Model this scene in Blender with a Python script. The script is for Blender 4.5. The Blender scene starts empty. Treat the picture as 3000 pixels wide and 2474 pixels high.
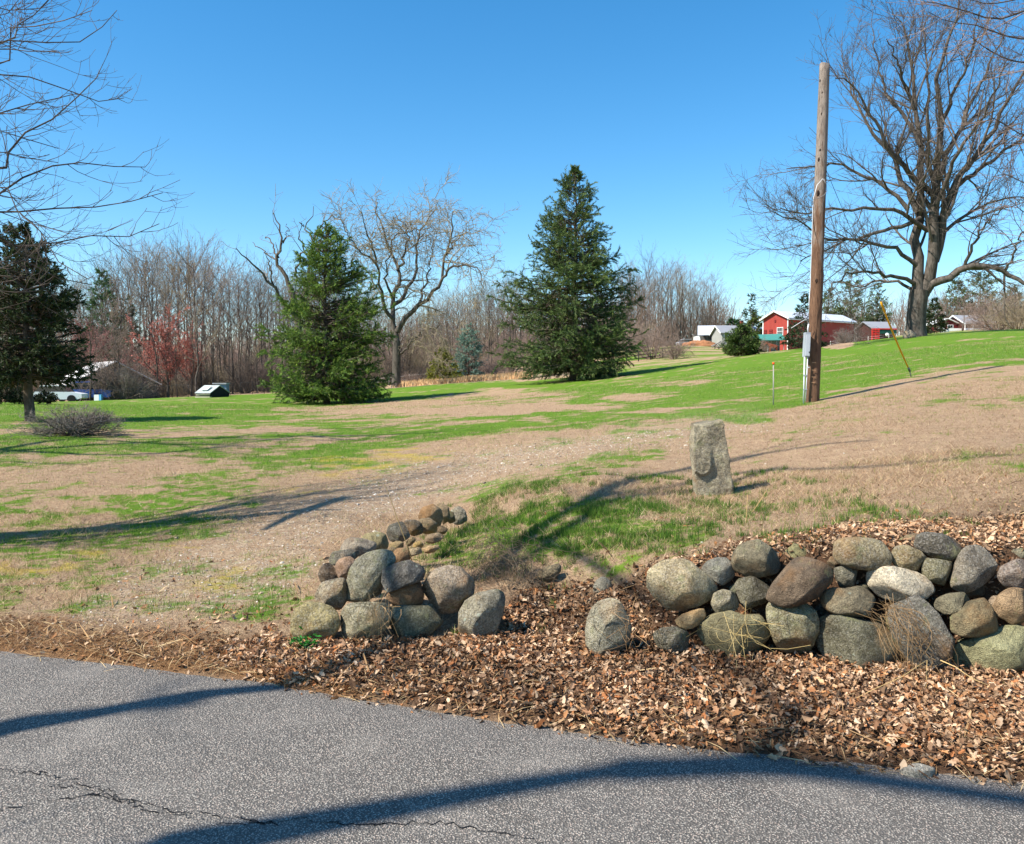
import bpy, math, random
import numpy as np
from mathutils import Vector, Matrix
from mathutils.bvhtree import BVHTree

# ------------------------------------------------------------------ camera, light, exposure
SC = bpy.context.scene
CO = SC.collection
W, H, F = 3000.0, 2474.0, 2500.0          # photograph's frame and focal length in its pixels
EYE, HOR = 1.6, 1126.0                    # eye height, row of the level horizon
PITCH = math.atan((H/2-HOR)/F)
cam = bpy.data.objects.new('camera', bpy.data.cameras.new('camera')); CO.objects.link(cam)
cam.location = (0, 0, EYE); cam.rotation_euler = (math.pi/2-PITCH, 0, 0)
cam.data.sensor_fit = 'HORIZONTAL'; cam.data.sensor_width = 36.0; cam.data.lens = 36.0*F/W
cam.data.clip_start = 0.05; cam.data.clip_end = 3000
SC.camera = cam
SUN_EL, SUN_AZ = math.radians(47), math.radians(25)     # shadows run to the right and 25 deg away from the camera
S = np.array([-math.cos(SUN_AZ)*math.cos(SUN_EL), -math.sin(SUN_AZ)*math.cos(SUN_EL), math.sin(SUN_EL)])
world = bpy.data.worlds.new('World'); SC.world = world; world.use_nodes = True
wn = world.node_tree; wn.nodes.clear()
sky = wn.nodes.new('ShaderNodeTexSky'); sky.sky_type = 'NISHITA'; sky.sun_disc = False
sky.sun_elevation = SUN_EL; sky.sun_rotation = math.atan2(S[0], S[1])
sky.altitude = 100; sky.air_density = 1.0; sky.dust_density = 0.25; sky.ozone_density = 3.0
bg = wn.nodes.new('ShaderNodeBackground'); bg.inputs[1].default_value = 0.085
wo = wn.nodes.new('ShaderNodeOutputWorld')
hs = wn.nodes.new('ShaderNodeHueSaturation'); hs.inputs['Hue'].default_value = .494; hs.inputs['Saturation'].default_value = 1.34; hs.inputs['Value'].default_value = 1.28
wn.links.new(sky.outputs[0], hs.inputs['Color']); wn.links.new(hs.outputs[0], bg.inputs[0]); wn.links.new(bg.outputs[0], wo.inputs[0])
sl = bpy.data.lights.new('sun', 'SUN'); sl.energy = 4.9; sl.angle = math.radians(0.53); sl.color = (1.0, 0.94, 0.84)
so = bpy.data.objects.new('sun', sl); CO.objects.link(so); so.location = (-20, -10, 30)
so.rotation_euler = Vector(tuple(S)).to_track_quat('Z', 'Y').to_euler()
SC.view_settings.view_transform = 'Standard'; SC.view_settings.look = 'None'
SC.view_settings.exposure = 0.95; SC.view_settings.gamma = 1.0; SC.view_settings.use_curve_mapping = False
SC.cycles.max_bounces = 5; SC.cycles.transparent_max_bounces = 4; SC.cycles.diffuse_bounces = 2
SC.cycles.use_denoising = True; SC.cycles.use_adaptive_sampling = True
SC.cycles.caustics_reflective = False; SC.cycles.caustics_refractive = False

# ------------------------------------------------------------------ helpers
rng = np.random.default_rng(7)
cp, sp = math.cos(PITCH), math.sin(PITCH)
def at(px, py, Y):
    """point at distance Y in front of the camera seen at photograph pixel (px,py)"""
    a = (px-W/2)/F; b = (H/2-py)/F
    dy = cp + b*sp; dz = -sp + b*cp
    k = Y/dy
    return np.array([a*k, Y, EYE+dz*k])
def proj(x, y, z):
    zz = z-EYE
    fw = y*cp - zz*sp; up = y*sp + zz*cp
    fw = np.maximum(fw, 0.05)
    return W/2+F*x/fw, H/2-F*up/fw
def tag(o, label=None, cat=None, group=None, kind=None):
    if label: o['label'] = label
    if cat: o['category'] = cat
    if group: o['group'] = group
    if kind: o['kind'] = kind
    return o
def empty(name, loc, label=None, cat=None, group=None):
    o = bpy.data.objects.new(name, None); CO.objects.link(o); o.location = tuple(loc); o.empty_display_size = 0.2
    return tag(o, label, cat, group)
def link(name, me, parent=None, loc=None):
    o = bpy.data.objects.new(name, me); CO.objects.link(o)
    if parent is not None: o.parent = parent
    if loc is not None: o.location = tuple(loc)
    return o
def np_mesh(name, V, Fc, mat=None, smooth=False, col=None, attrs=None):
    """V (n,3), Fc (m,k) with k 3 or 4"""
    V = np.asarray(V, np.float32); Fc = np.asarray(Fc, np.int32)
    m, k = Fc.shape
    me = bpy.data.meshes.new(name)
    me.vertices.add(len(V)); me.vertices.foreach_set('co', V.ravel())
    me.loops.add(m*k); me.loops.foreach_set('vertex_index', Fc.ravel())
    me.polygons.add(m)
    me.polygons.foreach_set('loop_start', np.arange(0, m*k, k, dtype=np.int32))
    try: me.polygons.foreach_set('loop_total', np.full(m, k, np.int32))
    except Exception: pass
    me.polygons.foreach_set('use_smooth', np.full(m, smooth, bool))
    if mat: me.materials.append(mat)
    if col is not None:
        a = me.attributes.new('col', 'FLOAT_COLOR', 'POINT')
        c = np.ones((len(V), 4), np.float32); c[:, :col.shape[1]] = col; a.data.foreach_set('color', c.ravel())
    for nme, arr in (attrs or {}).items():
        a = me.attributes.new(nme, 'FLOAT', 'POINT'); a.data.foreach_set('value', np.asarray(arr, np.float32))
    me.update(calc_edges=True); me.validate()
    return me
def ico(sub):
    import bmesh
    bm = bmesh.new(); bmesh.ops.create_icosphere(bm, subdivisions=sub, radius=1)
    V = np.array([v.co[:] for v in bm.verts]); Fc = np.array([[v.index for v in f.verts] for f in bm.faces]); bm.free()
    return V, Fc
def _h(ix, iy, iz, seed):
    n = (ix*374761393 + iy*668265263 + iz*1274126177 + seed*974634777) & 0xffffffff
    n = ((n ^ (n >> 13))*1274126177) & 0xffffffff
    return ((n ^ (n >> 16)) & 0xffffff)/float(0xffffff)
def vnoise(p, seed=0):
    """value noise in [0,1] at points p (...,2|3)"""
    p = np.asarray(p, float)
    if p.shape[-1] == 2: p = np.concatenate([p, np.zeros(p.shape[:-1]+(1,))], -1)
    i = np.floor(p).astype(np.int64); f = p-i; f = f*f*(3-2*f); r = 0
    for a in (0, 1):
        for b in (0, 1):
            for c in (0, 1):
                w = (f[..., 0] if a else 1-f[..., 0])*(f[..., 1] if b else 1-f[..., 1])*(f[..., 2] if c else 1-f[..., 2])
                r = r + w*_h(i[..., 0]+a, i[..., 1]+b, i[..., 2]+c, seed)
    return r
def fbm(p, o=4, seed=0):
    p = np.asarray(p, float); r = 0; a = .5; t = 0
    for k in range(o):
        r = r+a*vnoise(p*(2.03**k)+k*17.3, seed+k); t += a; a *= .5
    return r/t
def sstep(a, b, x):
    t = np.clip((x-a)/(b-a), 0, 1); return t*t*(3-2*t)
D = W/2105.0                               # display pixel -> photograph pixel
def poly_sd(px, py, pts):
    """signed distance in pixels (positive inside) to a polygon"""
    pts = np.asarray(pts, float); ins = np.zeros(px.shape, bool); d = np.full(px.shape, 1e9)
    n = len(pts)
    for i in range(n):
        x0, y0 = pts[i]; x1, y1 = pts[(i+1) % n]
        ex, ey = x1-x0, y1-y0
        t = np.clip(((px-x0)*ex+(py-y0)*ey)/(ex*ex+ey*ey+1e-9), 0, 1)
        d = np.minimum(d, np.hypot(px-x0-t*ex, py-y0-t*ey))
        c = ((y0 > py) != (y1 > py)) & (px < ex*(py-y0)/((y1-y0) if y1 != y0 else 1e-9)+x0)
        ins ^= c
    return np.where(ins, d, -d)

# ------------------------------------------------------------------ materials
def lin(c):
    return tuple((x/12.92 if x <= .04045 else ((x+.055)/1.055)**2.4) for x in [v/255. for v in c])
class NT:
    def __init__(s, name):
        s.m = bpy.data.materials.new(name); s.m.use_nodes = True; s.t = s.m.node_tree
        s.t.nodes.clear(); s.out = s.n('OutputMaterial'); s.b = s.n('BsdfPrincipled')
        s.l(s.b.outputs[0], s.out.inputs[0]); s.b.inputs['Roughness'].default_value = .85
        s.b.inputs['Specular IOR Level'].default_value = .25
    def n(s, ty, **kw):
        nd = s.t.nodes.new('ShaderNode'+ty)
        for k, v in kw.items(): setattr(nd, k, v)
        return nd
    def l(s, a, b): s.t.links.new(a, b)
    def coord(s, kind='Object', scale=None):
        c = s.n('TexCoord').outputs[kind]
        if scale is None: return c
        mp = s.n('Mapping'); mp.inputs['Scale'].default_value = scale; s.l(c, mp.inputs[0]); return mp.outputs[0]
    def pos(s, scale=None):
        c = s.n('NewGeometry').outputs['Position']
        if scale is None: return c
        mp = s.n('Mapping'); mp.inputs['Scale'].default_value = scale; s.l(c, mp.inputs[0]); return mp.outputs[0]
    def noise(s, vec, scale, detail=4, rough=.6, out=0):
        nd = s.n('TexNoise'); nd.inputs['Scale'].default_value = scale; nd.inputs['Detail'].default_value = detail
        nd.inputs['Roughness'].default_value = rough; s.l(vec, nd.inputs['Vector']); return nd.outputs[out]
    def vor(s, vec, scale, feature='F1', out='Distance', rand=1.0):
        nd = s.n('TexVoronoi', feature=feature); nd.inputs['Scale'].default_value = scale; nd.inputs['Randomness'].default_value = rand
        s.l(vec, nd.inputs['Vector']); return nd.outputs[out]
    def ramp(s, fac, stops, mode='LINEAR'):
        nd = s.n('ValToRGB'); cr = nd.color_ramp; cr.interpolation = mode
        while len(cr.elements) < len(stops): cr.elements.new(.5)
        for e, (p, c) in zip(cr.elements, stops):
            e.position = p; e.color = (c if isinstance(c, tuple) else (c, c, c))[:3]+(1,)
        s.l(fac, nd.inputs[0]); return nd.outputs[0]
    def mix(s, fac, a, b, mode='MIX'):
        nd = s.n('MixRGB', blend_type=mode)
        for i, v in ((0, fac), (1, a), (2, b)):
            if isinstance(v, (int, float)): nd.inputs[i].default_value = v if i == 0 else (v, v, v, 1)
            elif isinstance(v, tuple): nd.inputs[i].default_value = v[:3]+(1,)
            else: s.l(v, nd.inputs[i])
        return nd.outputs[0]
    def math(s, op, a, b=0.0, clamp=False):
        nd = s.n('Math', operation=op); nd.use_clamp = clamp
        for i, v in ((0, a), (1, b)):
            if isinstance(v, (int, float)): nd.inputs[i].default_value = v
            else: s.l(v, nd.inputs[i])
        return nd.outputs[0]
    def attr(s, name, out='Color'):
        nd = s.n('Attribute'); nd.attribute_name = name; return nd.outputs[out]
    def bump(s, h, dist, strength=1.0, prev=None):
        nd = s.n('Bump'); nd.inputs['Distance'].default_value = dist; nd.inputs['Strength'].default_value = strength
        s.l(h, nd.inputs['Height'])
        if prev is not None: s.l(prev, nd.inputs['Normal'])
        return nd.outputs[0]
    def done(s, col=None, rough=None, normal=None, spec=None):
        if col is not None:
            if isinstance(col, tuple): s.b.inputs['Base Color'].default_value = col[:3]+(1,)
            else: s.l(col, s.b.inputs['Base Color'])
        if rough is not None:
            if isinstance(rough, (int, float)): s.b.inputs['Roughness'].default_value = rough
            else: s.l(rough, s.b.inputs['Roughness'])
        if normal is not None: s.l(normal, s.b.inputs['Normal'])
        if spec is not None: s.b.inputs['Specular IOR Level'].default_value = spec
        return s.m
def flat(name, c, rough=.8, var=.25, scale=3.0, metal=0.0, bump=0.0):
    t = NT(name); v = t.coord('Object')
    n = t.noise(v, scale, 5, .65)
    hi = tuple(min(1, x*(1+var)) for x in c); lo = tuple(x*(1-var) for x in c)
    t.b.inputs['Metallic'].default_value = metal
    col = t.mix(t.ramp(n, [(.3, 0.0), (.7, 1.0)]), lo, hi)
    return t.done(col, rough, t.bump(n, bump) if bump else None)
def colmat(name, rough=.8, spec=.2, trans=0.0):
    """colour from the mesh's own per-leaf / per-blade colour"""
    t = NT(name); c = t.attr('col')
    t.done(c, rough, None, spec)
    if trans:
        tr = t.n('BsdfTranslucent'); t.l(c, tr.inputs[0]); mx = t.n('MixShader'); mx.inputs[0].default_value = trans
        t.l(t.b.outputs[0], mx.inputs[1]); t.l(tr.outputs[0], mx.inputs[2]); t.l(mx.outputs[0], t.out.inputs[0])
    return t.m

# ------------------------------------------------------------------ terrain heights
# (photo column, photo row, distance): rows seen on the ground give its height at that distance
CT = [
 (0,1575,8.3),(0,1325,15),(0,1240,26),(0,1184,45),(0,1180,78),(0,1166,120),(0,1152,200),
 (300,1700,7.0),(300,1450,10.6),(300,1240,26),(300,1180,48),(300,1178,82),(300,1162,120),(300,1150,200),
 (600,1750,6.5),(600,1500,9.6),(600,1360,13.5),(600,1250,24),(600,1200,36),(600,1162,60),(600,1155,100),(600,1140,200),
 (1000,1500,9.5),(1000,1380,13),(1000,1290,18),(1000,1225,28),(1000,1182,45),(1000,1150,62),(1000,1142,90),(1000,1125,200),
 (1300,1560,8.6),(1300,1400,12),(1350,1280,17),(1350,1200,28),(1350,1160,45),(1350,1123,65),(1350,1105,100),(1350,1095,200),
 (1450,1690,6.1),(1500,1460,8.8),(1700,1600,6.4),(1800,1440,8.5),(1700,1320,13),(1700,1230,19),(1700,1170,30),(1700,1125,48),(1650,1103,65),(1650,1085,100),(1650,1072,200),
 (2088,1454,8.7),(2050,1320,12),(2050,1220,17.5),(2050,1150,27),(2050,1090,44),(2080,1058,62),(2080,1048,80),(1960,1016,125),(2080,1016,135),(2080,1008,200),
 (2260,1036,62),(2260,1035,100),(2260,1036,140),(2260,1010,200),
 (2380,1176,18.5),(2350,1330,10.5),(2380,1120,25),(2400,1070,38),(2400,1022,60),(2400,1018,90),(2400,1018,150),(2400,1008,200),
 (2650,1500,6.6),(2650,1300,10.2),(2660,1180,15),(2669,1099,22),(2700,1040,34),(2690,986,58),(2700,985,90),(2480,1012,62),(2550,1000,62),(2550,1000,90),(2550,996,150),(2550,992,200),(2700,978,200),
 (3000,1553,5.6),(3000,1330,9),(3000,1211,12.5),(3000,1062,22),(3000,1010,36),(3000,967,60),(3000,968,90),(3000,962,200),
]
CTP = [at(a, b, c) for a, b, c in CT]
for x, y, z in [(-30, 5, .1), (-30, 20, .4), (-60, 45, .6), (-90, 90, .8), (-8, 4.5, 0), (-8, -30, -.1), (8, -30, -.1), (-30, -30, -.2), (30, -30, 0), (4, -4, 0), (-4, -4, 0),
                (8, 5.5, .75), (14, 8, 1.25), (30, 20, 2.4), (30, 5, 1.3), (70, 45, 5.5), (90, 90, 8), (150, 200, 15), (-150, 200, 1.5),
                (1.0, 5.9, .42), (2.4, 5.6, .62), (-.1, 6.0, .25), (.4, 5.9, .3), (-1.6, 6.2, .06), (-3, 5.5, .03), (-1.0, 8.0, .13),
                (-300, 400, 4), (0, 400, 8), (300, 400, 22)]:
    CTP.append(np.array([x, y, z]))
CTP = np.array(CTP)
def _uv(x, y):
    y = np.maximum(y, -3.0)
    return np.stack([x/(y+5.)*2.0, np.log(y+4.0)], -1)
def _phi(r): return np.where(r > 1e-9, r*r*np.log(np.maximum(r, 1e-9)), 0)
_A = _uv(CTP[:, 0], CTP[:, 1]); _n = len(_A)
_K = _phi(np.linalg.norm(_A[:, None]-_A[None], axis=-1))+np.eye(_n)*4e-4
_P = np.concatenate([np.ones((_n, 1)), _A], 1)
_M = np.block([[_K, _P], [_P.T, np.zeros((3, 3))]])
_tgt = CTP[:, 2]/(np.maximum(CTP[:, 1], 0)+4.0)      # interpolate slope-like quantity, so far heights do not ring near ones
_w = np.linalg.solve(_M, np.concatenate([_tgt, np.zeros(3)]))
ROADX = np.array([-60, -12, -6, -2.97, -2.2, -1.34, -.7, 0, .6, 1.1, 1.98, 3, 6, 12, 60.])
ROADY = np.array([22, 9.2, 6.4, 4.98, 4.75, 4.47, 4.2, 3.92, 3.72, 3.58, 3.36, 3.1, 2.5, 1.6, -8.])
def road_edge(x): return np.interp(x, ROADX, ROADY)
WX = np.array([-3.0, -1.6, -1.25, -.3, .0, .3, .9, 1.2, 2, 3, 6, 12, 30])
WY = np.array([5.4, 5.5, 5.33, 5.35, 5.3, 5.2, 5.15, 5.1, 4.95, 4.85, 4.6, 4.5, 4.5])   # where the bank starts to rise
WW = np.array([3.0, 2.5, .6, .45, .7, 1.2, .9, .36, .3, .3, .3, .3, .3])               # over what distance
def hgt(x, y):
    x = np.asarray(x, float); y = np.asarray(y, float); sh = np.broadcast(x, y).shape
    x = np.broadcast_to(x, sh).ravel(); y = np.broadcast_to(y, sh).ravel()
    out = np.empty(len(x))
    for s in range(0, len(x), 40000):
        xs, ys = x[s:s+40000], y[s:s+40000]
        q = _uv(xs, ys)
        r = _phi(np.sqrt(((q[:, None]-_A[None])**2).sum(-1)))@_w[:_n]+_w[_n]+q@_w[_n+1:]
        z = r*(np.maximum(ys, 0)+4.0)
        yr = road_edge(xs); yw = np.interp(xs, WX, WY); ww = np.interp(xs, WX, WW)
        low = -.045+.065*sstep(-.25, .35, ys-yr)-.03*sstep(.3, 1.3, ys-yr)*sstep(-.4, .6, xs)
        low = low+.02*(fbm(np.stack([xs, ys], -1)*7, 3, 3)-.5)*sstep(-.3, 0, ys-yr)
        k = sstep(0, 1, (ys-yw)/ww)
        out[s:s+40000] = low*(1-k)+np.maximum(z, .0)*k
    # small unevenness of turf
    p = np.stack([x, y], -1)
    amp = sstep(5.5, 9, y)*.05
    out += amp*(fbm(p*.8, 3, 11)-.5)+np.minimum(sstep(4.5, 6, y), 1)*.02*(fbm(p*4, 3, 12)-.5)
    return out.reshape(sh)
def hz(x, y): return float(hgt(np.array([x]), np.array([y]))[0])
def ground(px, py, y0=2.5, y1=260):
    """where the sight line through a photo pixel meets the ground"""
    ys = np.exp(np.linspace(math.log(y0), math.log(y1), 900))
    P = np.array([at(px, py, y) for y in (1.0,)])[0]; d = P-np.array([0, 0, EYE])
    X = d[0]*ys; Z = EYE+d[2]*ys
    g = hgt(X, ys)-Z
    i = np.argmax(g > 0) if (g > 0).any() else len(ys)-1
    if i > 0:
        t = g[i-1]/(g[i-1]-g[i]+1e-12); t = min(max(t, 0), 1); yy = ys[i-1]+(ys[i]-ys[i-1])*t
    else: yy = ys[0]
    x = d[0]*yy
    return np.array([x, yy, hz(x, yy)])
def onground(px, Y):
    x = (px-W/2)/F*Y*1.0
    z = hz(x, Y)
    return np.array([x, Y, z])

# masks of what covers the ground, as signed fields over the place (display pixels of the photograph for outline)
def PD(*pts): return [(a*D, b*D) for a, b in pts]
G_POLY = [(PD((1040,795),(1330,752),(1480,738),(1700,700),(2200,660),(2300,700),(2105,742),(1950,755),(1800,795),(1690,822),(1600,838),(1450,850),(1300,868),(1150,866),(1100,850),(1200,812),(1100,806)), .84, 12),
          (PD((-100,826),(540,806),(1000,782),(1060,784),(1050,797),(900,815),(760,832),(560,842),(660,852),(520,876),(200,884),(-100,880)), .84, 8),
          (PD((700,892),(560,870),(760,850),(900,852),(1100,850),(1250,868),(1000,884),(850,896)), .50, 12),
          (PD((440,950),(500,955),(620,925),(760,905),(900,893),(1150,872),(1300,862),(1200,885),(900,905),(760,935),(640,960),(520,985),(400,1040),(260,1065),(230,1040)), .62, 26),
          (PD((-100,890),(250,898),(480,892),(640,905),(500,925),(260,935),(-100,940)), .55, 12),
          (PD((930,1036),(985,1000),(1100,975),(1240,930),(1340,922),(1370,932),(1230,975),(1120,1010),(1000,1040)), .62, 14),
          (PD((880,1170),(905,1100),(1000,1035),(1200,1010),(1400,1045),(1470,1080),(1440,1130),(1330,1180),(1230,1240),(1110,1180),(1000,1150)), .66, 34),
          (PD((270,1245),(400,1235),(560,1220),(640,1225),(600,1290),(480,1285),(330,1270)), .36, 22),
          (PD((430,1030),(520,995),(600,985),(560,1030),(460,1050)), .2, 15),
          (PD((0,1270),(0,1240),(100,1090),(330,1080),(300,1110),(120,1150)), .22, 20),
          (PD((-100,890),(700,885),(1000,900),(950,960),(620,1010),(430,1090),(-100,1240)), .24, 40),
          (PD((-100,1060),(420,1060),(640,1130),(640,1260),(300,1280),(-100,1260)), .36, 40),
          ]
G_ELL = [(240,973,50,9,.35),(180,1203,60,12,.55),(1545,866,60,10,.9),(2040,798,90,5,.25),(1060,990,200,14,.1),(1960,825,60,4,.2),(700,945,60,14,.3),(1480,1062,60,16,.35),(1250,1120,150,50,.25),(1600,1080,90,18,.3),(1790,1045,110,16,.3),(1300,1190,60,30,.35),
         (1290,818,75,9,-.9),(1390,788,130,7,-.45),(1170,838,110,9,-1.0),(1620,725,60,4,-.2),(1000,845,120,7,-.6),(820,846,140,5,-.8),(900,828,60,4,-.6),(180,858,100,4,-.3),(560,830,70,5,-.3),(1480,764,40,4,-.5),(1000,800,70,3,-.4),(240,1010,90,14,-.4),(1960,728,150,4,-.12)]
MOSS = [(60,1165,140,26),(470,1197,130,30),(330,1125,90,16),(760,960,110,22),(850,930,70,16),(640,1010,60,12),(200,1140,70,14)]
LEAF_P = PD((420,1345),(560,1300),(600,1318),(1000,1300),(1060,1215),(1120,1190),(1180,1190),(1260,1200),(1330,1150),(1420,1140),(1500,1105),(1650,1092),(1750,1072),(1900,1055),(2105,1020),(2400,1005),(3700,960),(3700,2200),(2400,1700),(2105,1648),(1800,1612),(1500,1570),(1250,1520),(1000,1480),(800,1450),(600,1425))
NEED_P = PD((-300,1240),(0,1268),(200,1285),(330,1290),(480,1300),(620,1330),(700,1380),(760,1445),(600,1425),(430,1395),(200,1370),(0,1350),(-300,1330))
GRAV_P = PD((100,1290),(250,1190),(420,1110),(560,1050),(760,985),(960,930),(1250,890),(1420,860),(1560,850),(1560,870),(1300,915),(1100,965),(900,1025),(840,1050),(700,1100),(640,1180),(620,1210),(430,1260),(260,1285))
def masks(x, y, z, micro=True):
    px, py = proj(x, y, z); p2 = np.stack([x, y], -1)
    behind = y < 2.6
    n1 = fbm(p2*.55, 4, 21); n2 = fbm(p2*2.6, 3, 22); n3 = fbm(np.stack([x*.16, y*.5], -1), 4, 23)
    wob = 60*(n2-.5)*sstep(200, 20, np.abs(0*px))+90*(n1-.5)*0
    g = np.full(px.shape, -.16)
    fz = np.clip((py-1126)/500., .12, 1)       # tolerance shrinks with distance
    sy = np.clip(np.abs(py-1050)/400., .15, 1)
    for pts, v, soft in G_POLY:
        sd = poly_sd(px, py, pts)+wob*sy*.35
        g = g+v*sstep(-soft*1.4, soft*1.4, sd)
    for cx, cy, rx, ry, v in G_ELL:
        d = np.hypot((px/D-cx)/rx, (py/D-cy)/ry)
        g = g+v*sstep(1.5, .3, d+(n2-.5)*.7)
    n4 = fbm(p2*7.0, 3, 24); n5 = fbm(np.stack([x*.5, y*.9], -1), 3, 25); g = g+(n1-.5)*.9+(n2-.5)*1.3+(n3-.5)*.9+(n4-.5)*.8+(n5-.5)*.8+.10*sstep(1250,1150,py)
    far = sstep(70, 95, y); g = g*(1-far)+far*(.35+(n3-.5)*2.2)
    moss = np.zeros(px.shape)
    for cx, cy, rx, ry in MOSS:
        d = np.hypot((px/D-cx)/(rx*1.15), (py/D-cy)/(ry*1.1)); moss = np.maximum(moss, sstep(1.6, .1, d+(n2-.5)*1.9)*sstep(.36, .56, fbm(p2*3.4+9, 3, 29)))
    leaf = sstep(-35, 45, poly_sd(px, py, LEAF_P)+wob*.8)
    need = sstep(-25, 30, poly_sd(px, py, NEED_P)+wob*.8)
    grav = sstep(-45, 45, poly_sd(px, py, GRAV_P)+wob)
    z0 = np.zeros(px.shape); leaf = leaf*(1-.5*sstep(5.5, 6.1, y))
    leaf = np.where(behind | (x > 12), z0, leaf); need = np.where(behind, z0, need); moss = np.where(behind, z0, moss)
    g = np.where(behind, -.3, g)
    g = g-1.1*leaf*sstep(.0, .3, leaf)*sstep(1150*D, 1230*D, py)-1.2*need
    wl = (px < 1560) & (y > 80); g = np.where(wl, -.4, g)
    g = np.where((px > 1120) & (px < 1560) & (y > 66), -.5, g)
    dr = np.hypot((px/D-1718)/30, (py/D-707)/9) < 1.2; g = np.where(dr, -.4, g)
    n6 = fbm(p2*11, 3, 27); nr = sstep(19, 9, y)
    gg = np.clip(sstep(-.30, .80, g), 0, 1); gg = gg*(1-nr*(.02+.62*sstep(.58, .36, n6)))
    return gg, moss*(1-leaf), leaf, need, grav
# ------------------------------------------------------------------ ground sheet and road
def build_ground():
    u = np.concatenate([np.linspace(-6, -1.1, 26)[:-1], np.linspace(-1.1, -.72, 30)[:-1], np.linspace(-.72, .72, 300), np.linspace(.72, 1.1, 30)[1:], np.linspace(1.1, 6, 26)[1:]])
    yy = np.concatenate([np.linspace(-40, 2, 22)[:-1], np.exp(np.linspace(math.log(2+1), math.log(46), 420))[:-1]-1, np.exp(np.linspace(math.log(46), math.log(901), 190))-1])
    U, Yg = np.meshgrid(u, yy); X = U*(np.maximum(Yg, 0)+5)
    Z = hgt(X, Yg)
    n, m = Z.shape
    V = np.stack([X, Yg, Z], -1).reshape(-1, 3)
    i = np.arange((n-1)*(m-1)); r, c = i//(m-1), i % (m-1); a = r*m+c
    Fc = np.stack([a, a+1, a+m+1, a+m], -1)
    g, mo, le, ne, gr = masks(V[:, 0], V[:, 1], V[:, 2])
    t = NT('meadow_soil'); P = t.pos()
    big = t.noise(P, .9, 5, .65); mid = t.noise(P, 6, 5, .7); fine = t.noise(P, 55, 4, .75)
    st = t.noise(t.pos((3.0, 14, 3.0)), 7, 4, .7); fibre = t.noise(t.pos((1, .55, 1)), 120, 3, .8)
    tan = t.mix(t.ramp(mid, [(.3, 0.), (.72, 1.)]), lin((166, 136, 110)), lin((202, 174, 140)))
    tan = t.mix(t.ramp(fine, [(.38, 0.), (.62, 1.)]), t.mix(.6, tan, lin((98, 74, 54)), 'MULTIPLY'), tan)
    tan = t.mix(t.ramp(fibre, [(.55, 0.), (.72, .75)]), tan, lin((214, 190, 152)))
    grn = t.mix(t.ramp(mid, [(.3, 0.), (.7, 1.)]), lin((72, 104, 34)), lin((124, 150, 52)))
    grn = t.mix(t.ramp(big, [(.4, 0.), (.7, .5)]), grn, lin((150, 160, 72)))
    grn = t.mix(t.ramp(t.attr('green', 'Fac'), [(.3, 0.), (.95, .75)]), grn, t.mix(mid, lin((76, 116, 28)), lin((122, 154, 48))))
    grn = t.mix(t.ramp(fine, [(.35, 0.), (.6, 1.)]), t.mix(.55, grn, lin((70, 80, 50)), 'MULTIPLY'), grn)
    gm = t.math('ADD', t.attr('green', 'Fac'), t.math('MULTIPLY', t.math('SUBTRACT', t.noise(P, 14, 5, .7), .5), 1.5))
    gm = t.math('ADD', gm, t.math('MULTIPLY', t.math('SUBTRACT', fine, .5), 1.1))
    gm = t.ramp(gm, [(.30, 0.), (.75, 1.)])
    col = t.mix(gm, tan, grn)
    ms = t.ramp(t.math('ADD', t.attr('moss', 'Fac'), t.math('MULTIPLY', t.math('SUBTRACT', t.noise(P, 22, 4, .7), .5), 1.5)), [(.45, 0.), (1.0, .62)])
    col = t.mix(ms, col, t.mix(fine, lin((150, 132, 30)), lin((196, 178, 52))))
    gv = t.vor(P, 42, out='Color'); gvd = t.vor(P, 42)
    bw = t.n('RGBToBW'); t.l(gv, bw.inputs[0])
    grc = t.mix(t.ramp(bw.outputs[0], [(.2, 0.), (.8, 1.)]), lin((118, 100, 84)), lin((206, 190, 166)))
    gf = t.math('MULTIPLY', t.attr('gravel', 'Fac'), t.ramp(t.noise(P, 9, 4, .7), [(.42, .05), (.62, .55)]))
    col = t.mix(gf, col, grc)
    soil = t.mix(fine, lin((46, 32, 24)), lin((104, 76, 56)))
    col = t.mix(t.math('MULTIPLY', t.attr('leaf', 'Fac'), .92), col, soil)
    nd = t.mix(t.ramp(fibre, [(.4, 0.), (.65, 1.)]), lin((84, 58, 38)), lin((164, 124, 84)))
    col = t.mix(t.attr('needle', 'Fac'), col, nd)
    ht = t.math('ADD', t.math('MULTIPLY', fine, .5), t.math('MULTIPLY', mid, .9)); ht = t.math('ADD', ht, t.math('MULTIPLY', fibre, .35))
    mat = t.done(col, .95, t.bump(ht, .05, .9), .08)
    me = np_mesh('ground', V, Fc, mat, True, attrs={'green': g, 'moss': mo, 'leaf': le, 'needle': ne, 'gravel': gr})
    tag(link('ground', me), 'sloping lawn of green and dead tan grass above the road', kind='structure')

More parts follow.
